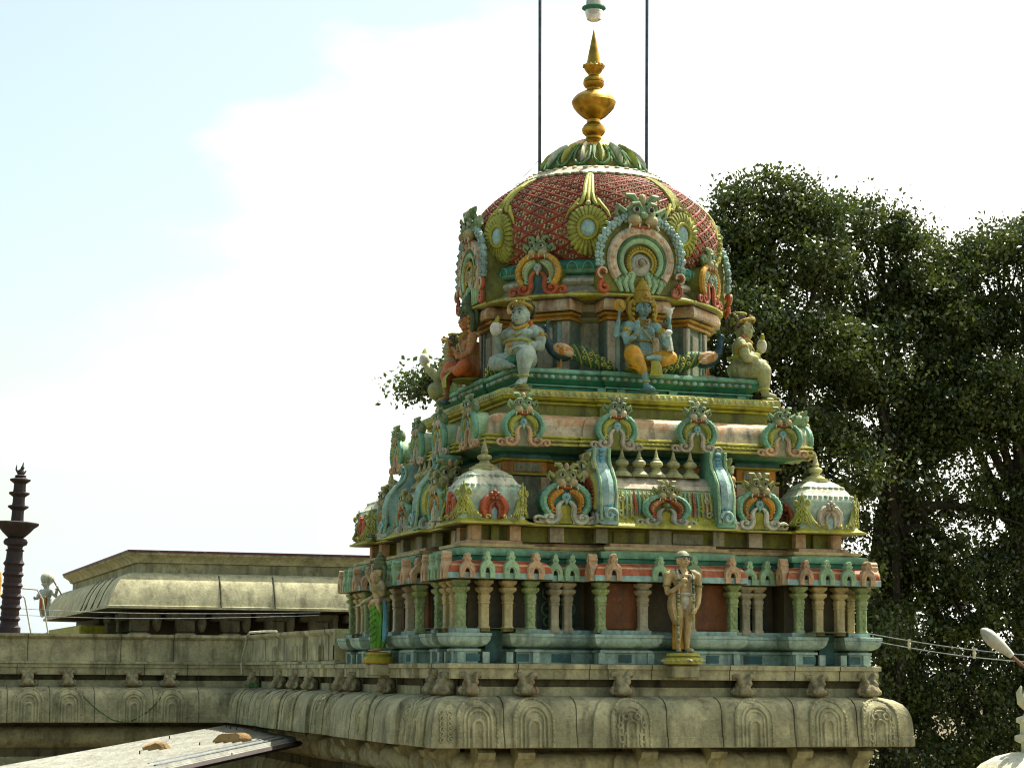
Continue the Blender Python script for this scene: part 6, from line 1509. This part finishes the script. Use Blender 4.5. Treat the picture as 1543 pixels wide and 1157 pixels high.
def wm(op, a_, b_):
    n_ = t.nodes.new('ShaderNodeMath'); n_.operation = op
    for i_, v_ in enumerate((a_, b_)):
        if isinstance(v_, (int, float)): n_.inputs[i_].default_value = v_
        else: t.links.new(v_, n_.inputs[i_])
    return n_.outputs[0]
cover = ramp(t, cn.outputs['Fac'], .34, .58, (.3, .3, .3, 1))
gap = node(t, 'ShaderNodeMapRange'); gap.inputs[1].default_value = -.12; gap.inputs[2].default_value = .12; gap.inputs[3].default_value = 0; gap.inputs[4].default_value = 1.0
t.links.new(wm('ADD', wm('SUBTRACT', sz.outputs[2], wm('MULTIPLY', sz.outputs[0], .6)), wm('MULTIPLY', wm('SUBTRACT', cn.outputs['Fac'], .48), -.45)), gap.inputs[0])   # thin cloud high on the north-west side lets the blue through
low = node(t, 'ShaderNodeMapRange'); low.inputs[1].default_value = .20; low.inputs[2].default_value = .09; low.inputs[3].default_value = 0; low.inputs[4].default_value = 1; t.links.new(sz.outputs[2], low.inputs[0])
lx = node(t, 'ShaderNodeMapRange'); lx.inputs[1].default_value = .44; lx.inputs[2].default_value = .22; lx.inputs[3].default_value = 0; lx.inputs[4].default_value = 1; t.links.new(sz.outputs[0], lx.inputs[0])
cover = wm('MULTIPLY', cover, wm('SUBTRACT', 1.0, gap.outputs[0]))
cb = mix(t, wm('MULTIPLY', wm('MULTIPLY', low.outputs[0], lx.outputs[0]), ramp(t, cn.outputs['Fac'], .36, .56, (1, 1, 1, 1), (.82, .82, .82, 1))), cb, (3.15, 3.85, 4.2, 1))   # thin bluish cloud low in the north
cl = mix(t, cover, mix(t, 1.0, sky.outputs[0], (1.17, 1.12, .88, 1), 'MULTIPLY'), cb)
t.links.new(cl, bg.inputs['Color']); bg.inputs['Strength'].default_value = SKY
ld = bpy.data.lights.new('sun', 'SUN'); ld.energy = SUNE; ld.angle = R(.5); ld.color = (1, .95, .86)
lo = bpy.data.objects.new('sun', ld); col.objects.link(lo); lo.rotation_euler = SUN.to_track_quat('Z', 'Y').to_euler()
cd = bpy.data.cameras.new('camera'); co = bpy.data.objects.new('camera', cd); col.objects.link(co); sc.camera = co
cd.sensor_width = 36; cd.lens = 36*3237.0/1543; cd.clip_end = 3000; cd.clip_start = .5
a, p, ro = R(17.95319), R(7.690945), R(.405537)
R0 = Vector((math.cos(a), -math.sin(a), 0)); F = Vector((math.sin(a)*math.cos(p), math.cos(a)*math.cos(p), math.sin(p))); U0 = R0.cross(F)
cx, cu = R0*math.cos(ro) + U0*math.sin(ro), -R0*math.sin(ro) + U0*math.cos(ro)
m = Matrix((cx, cu, -F)).transposed().to_4x4(); m.translation = (-12.1784, -33.2146, -.156817); co.matrix_world = m
vs = sc.view_settings; vs.view_transform = 'Standard'; vs.look = 'None'; vs.exposure = EXPO; vs.gamma = 1
sc.cycles.pixel_filter_type = 'BLACKMAN_HARRIS'; sc.cycles.filter_width = 1.15; sc.cycles.max_bounces = 6; sc.cycles.transparent_max_bounces = 6
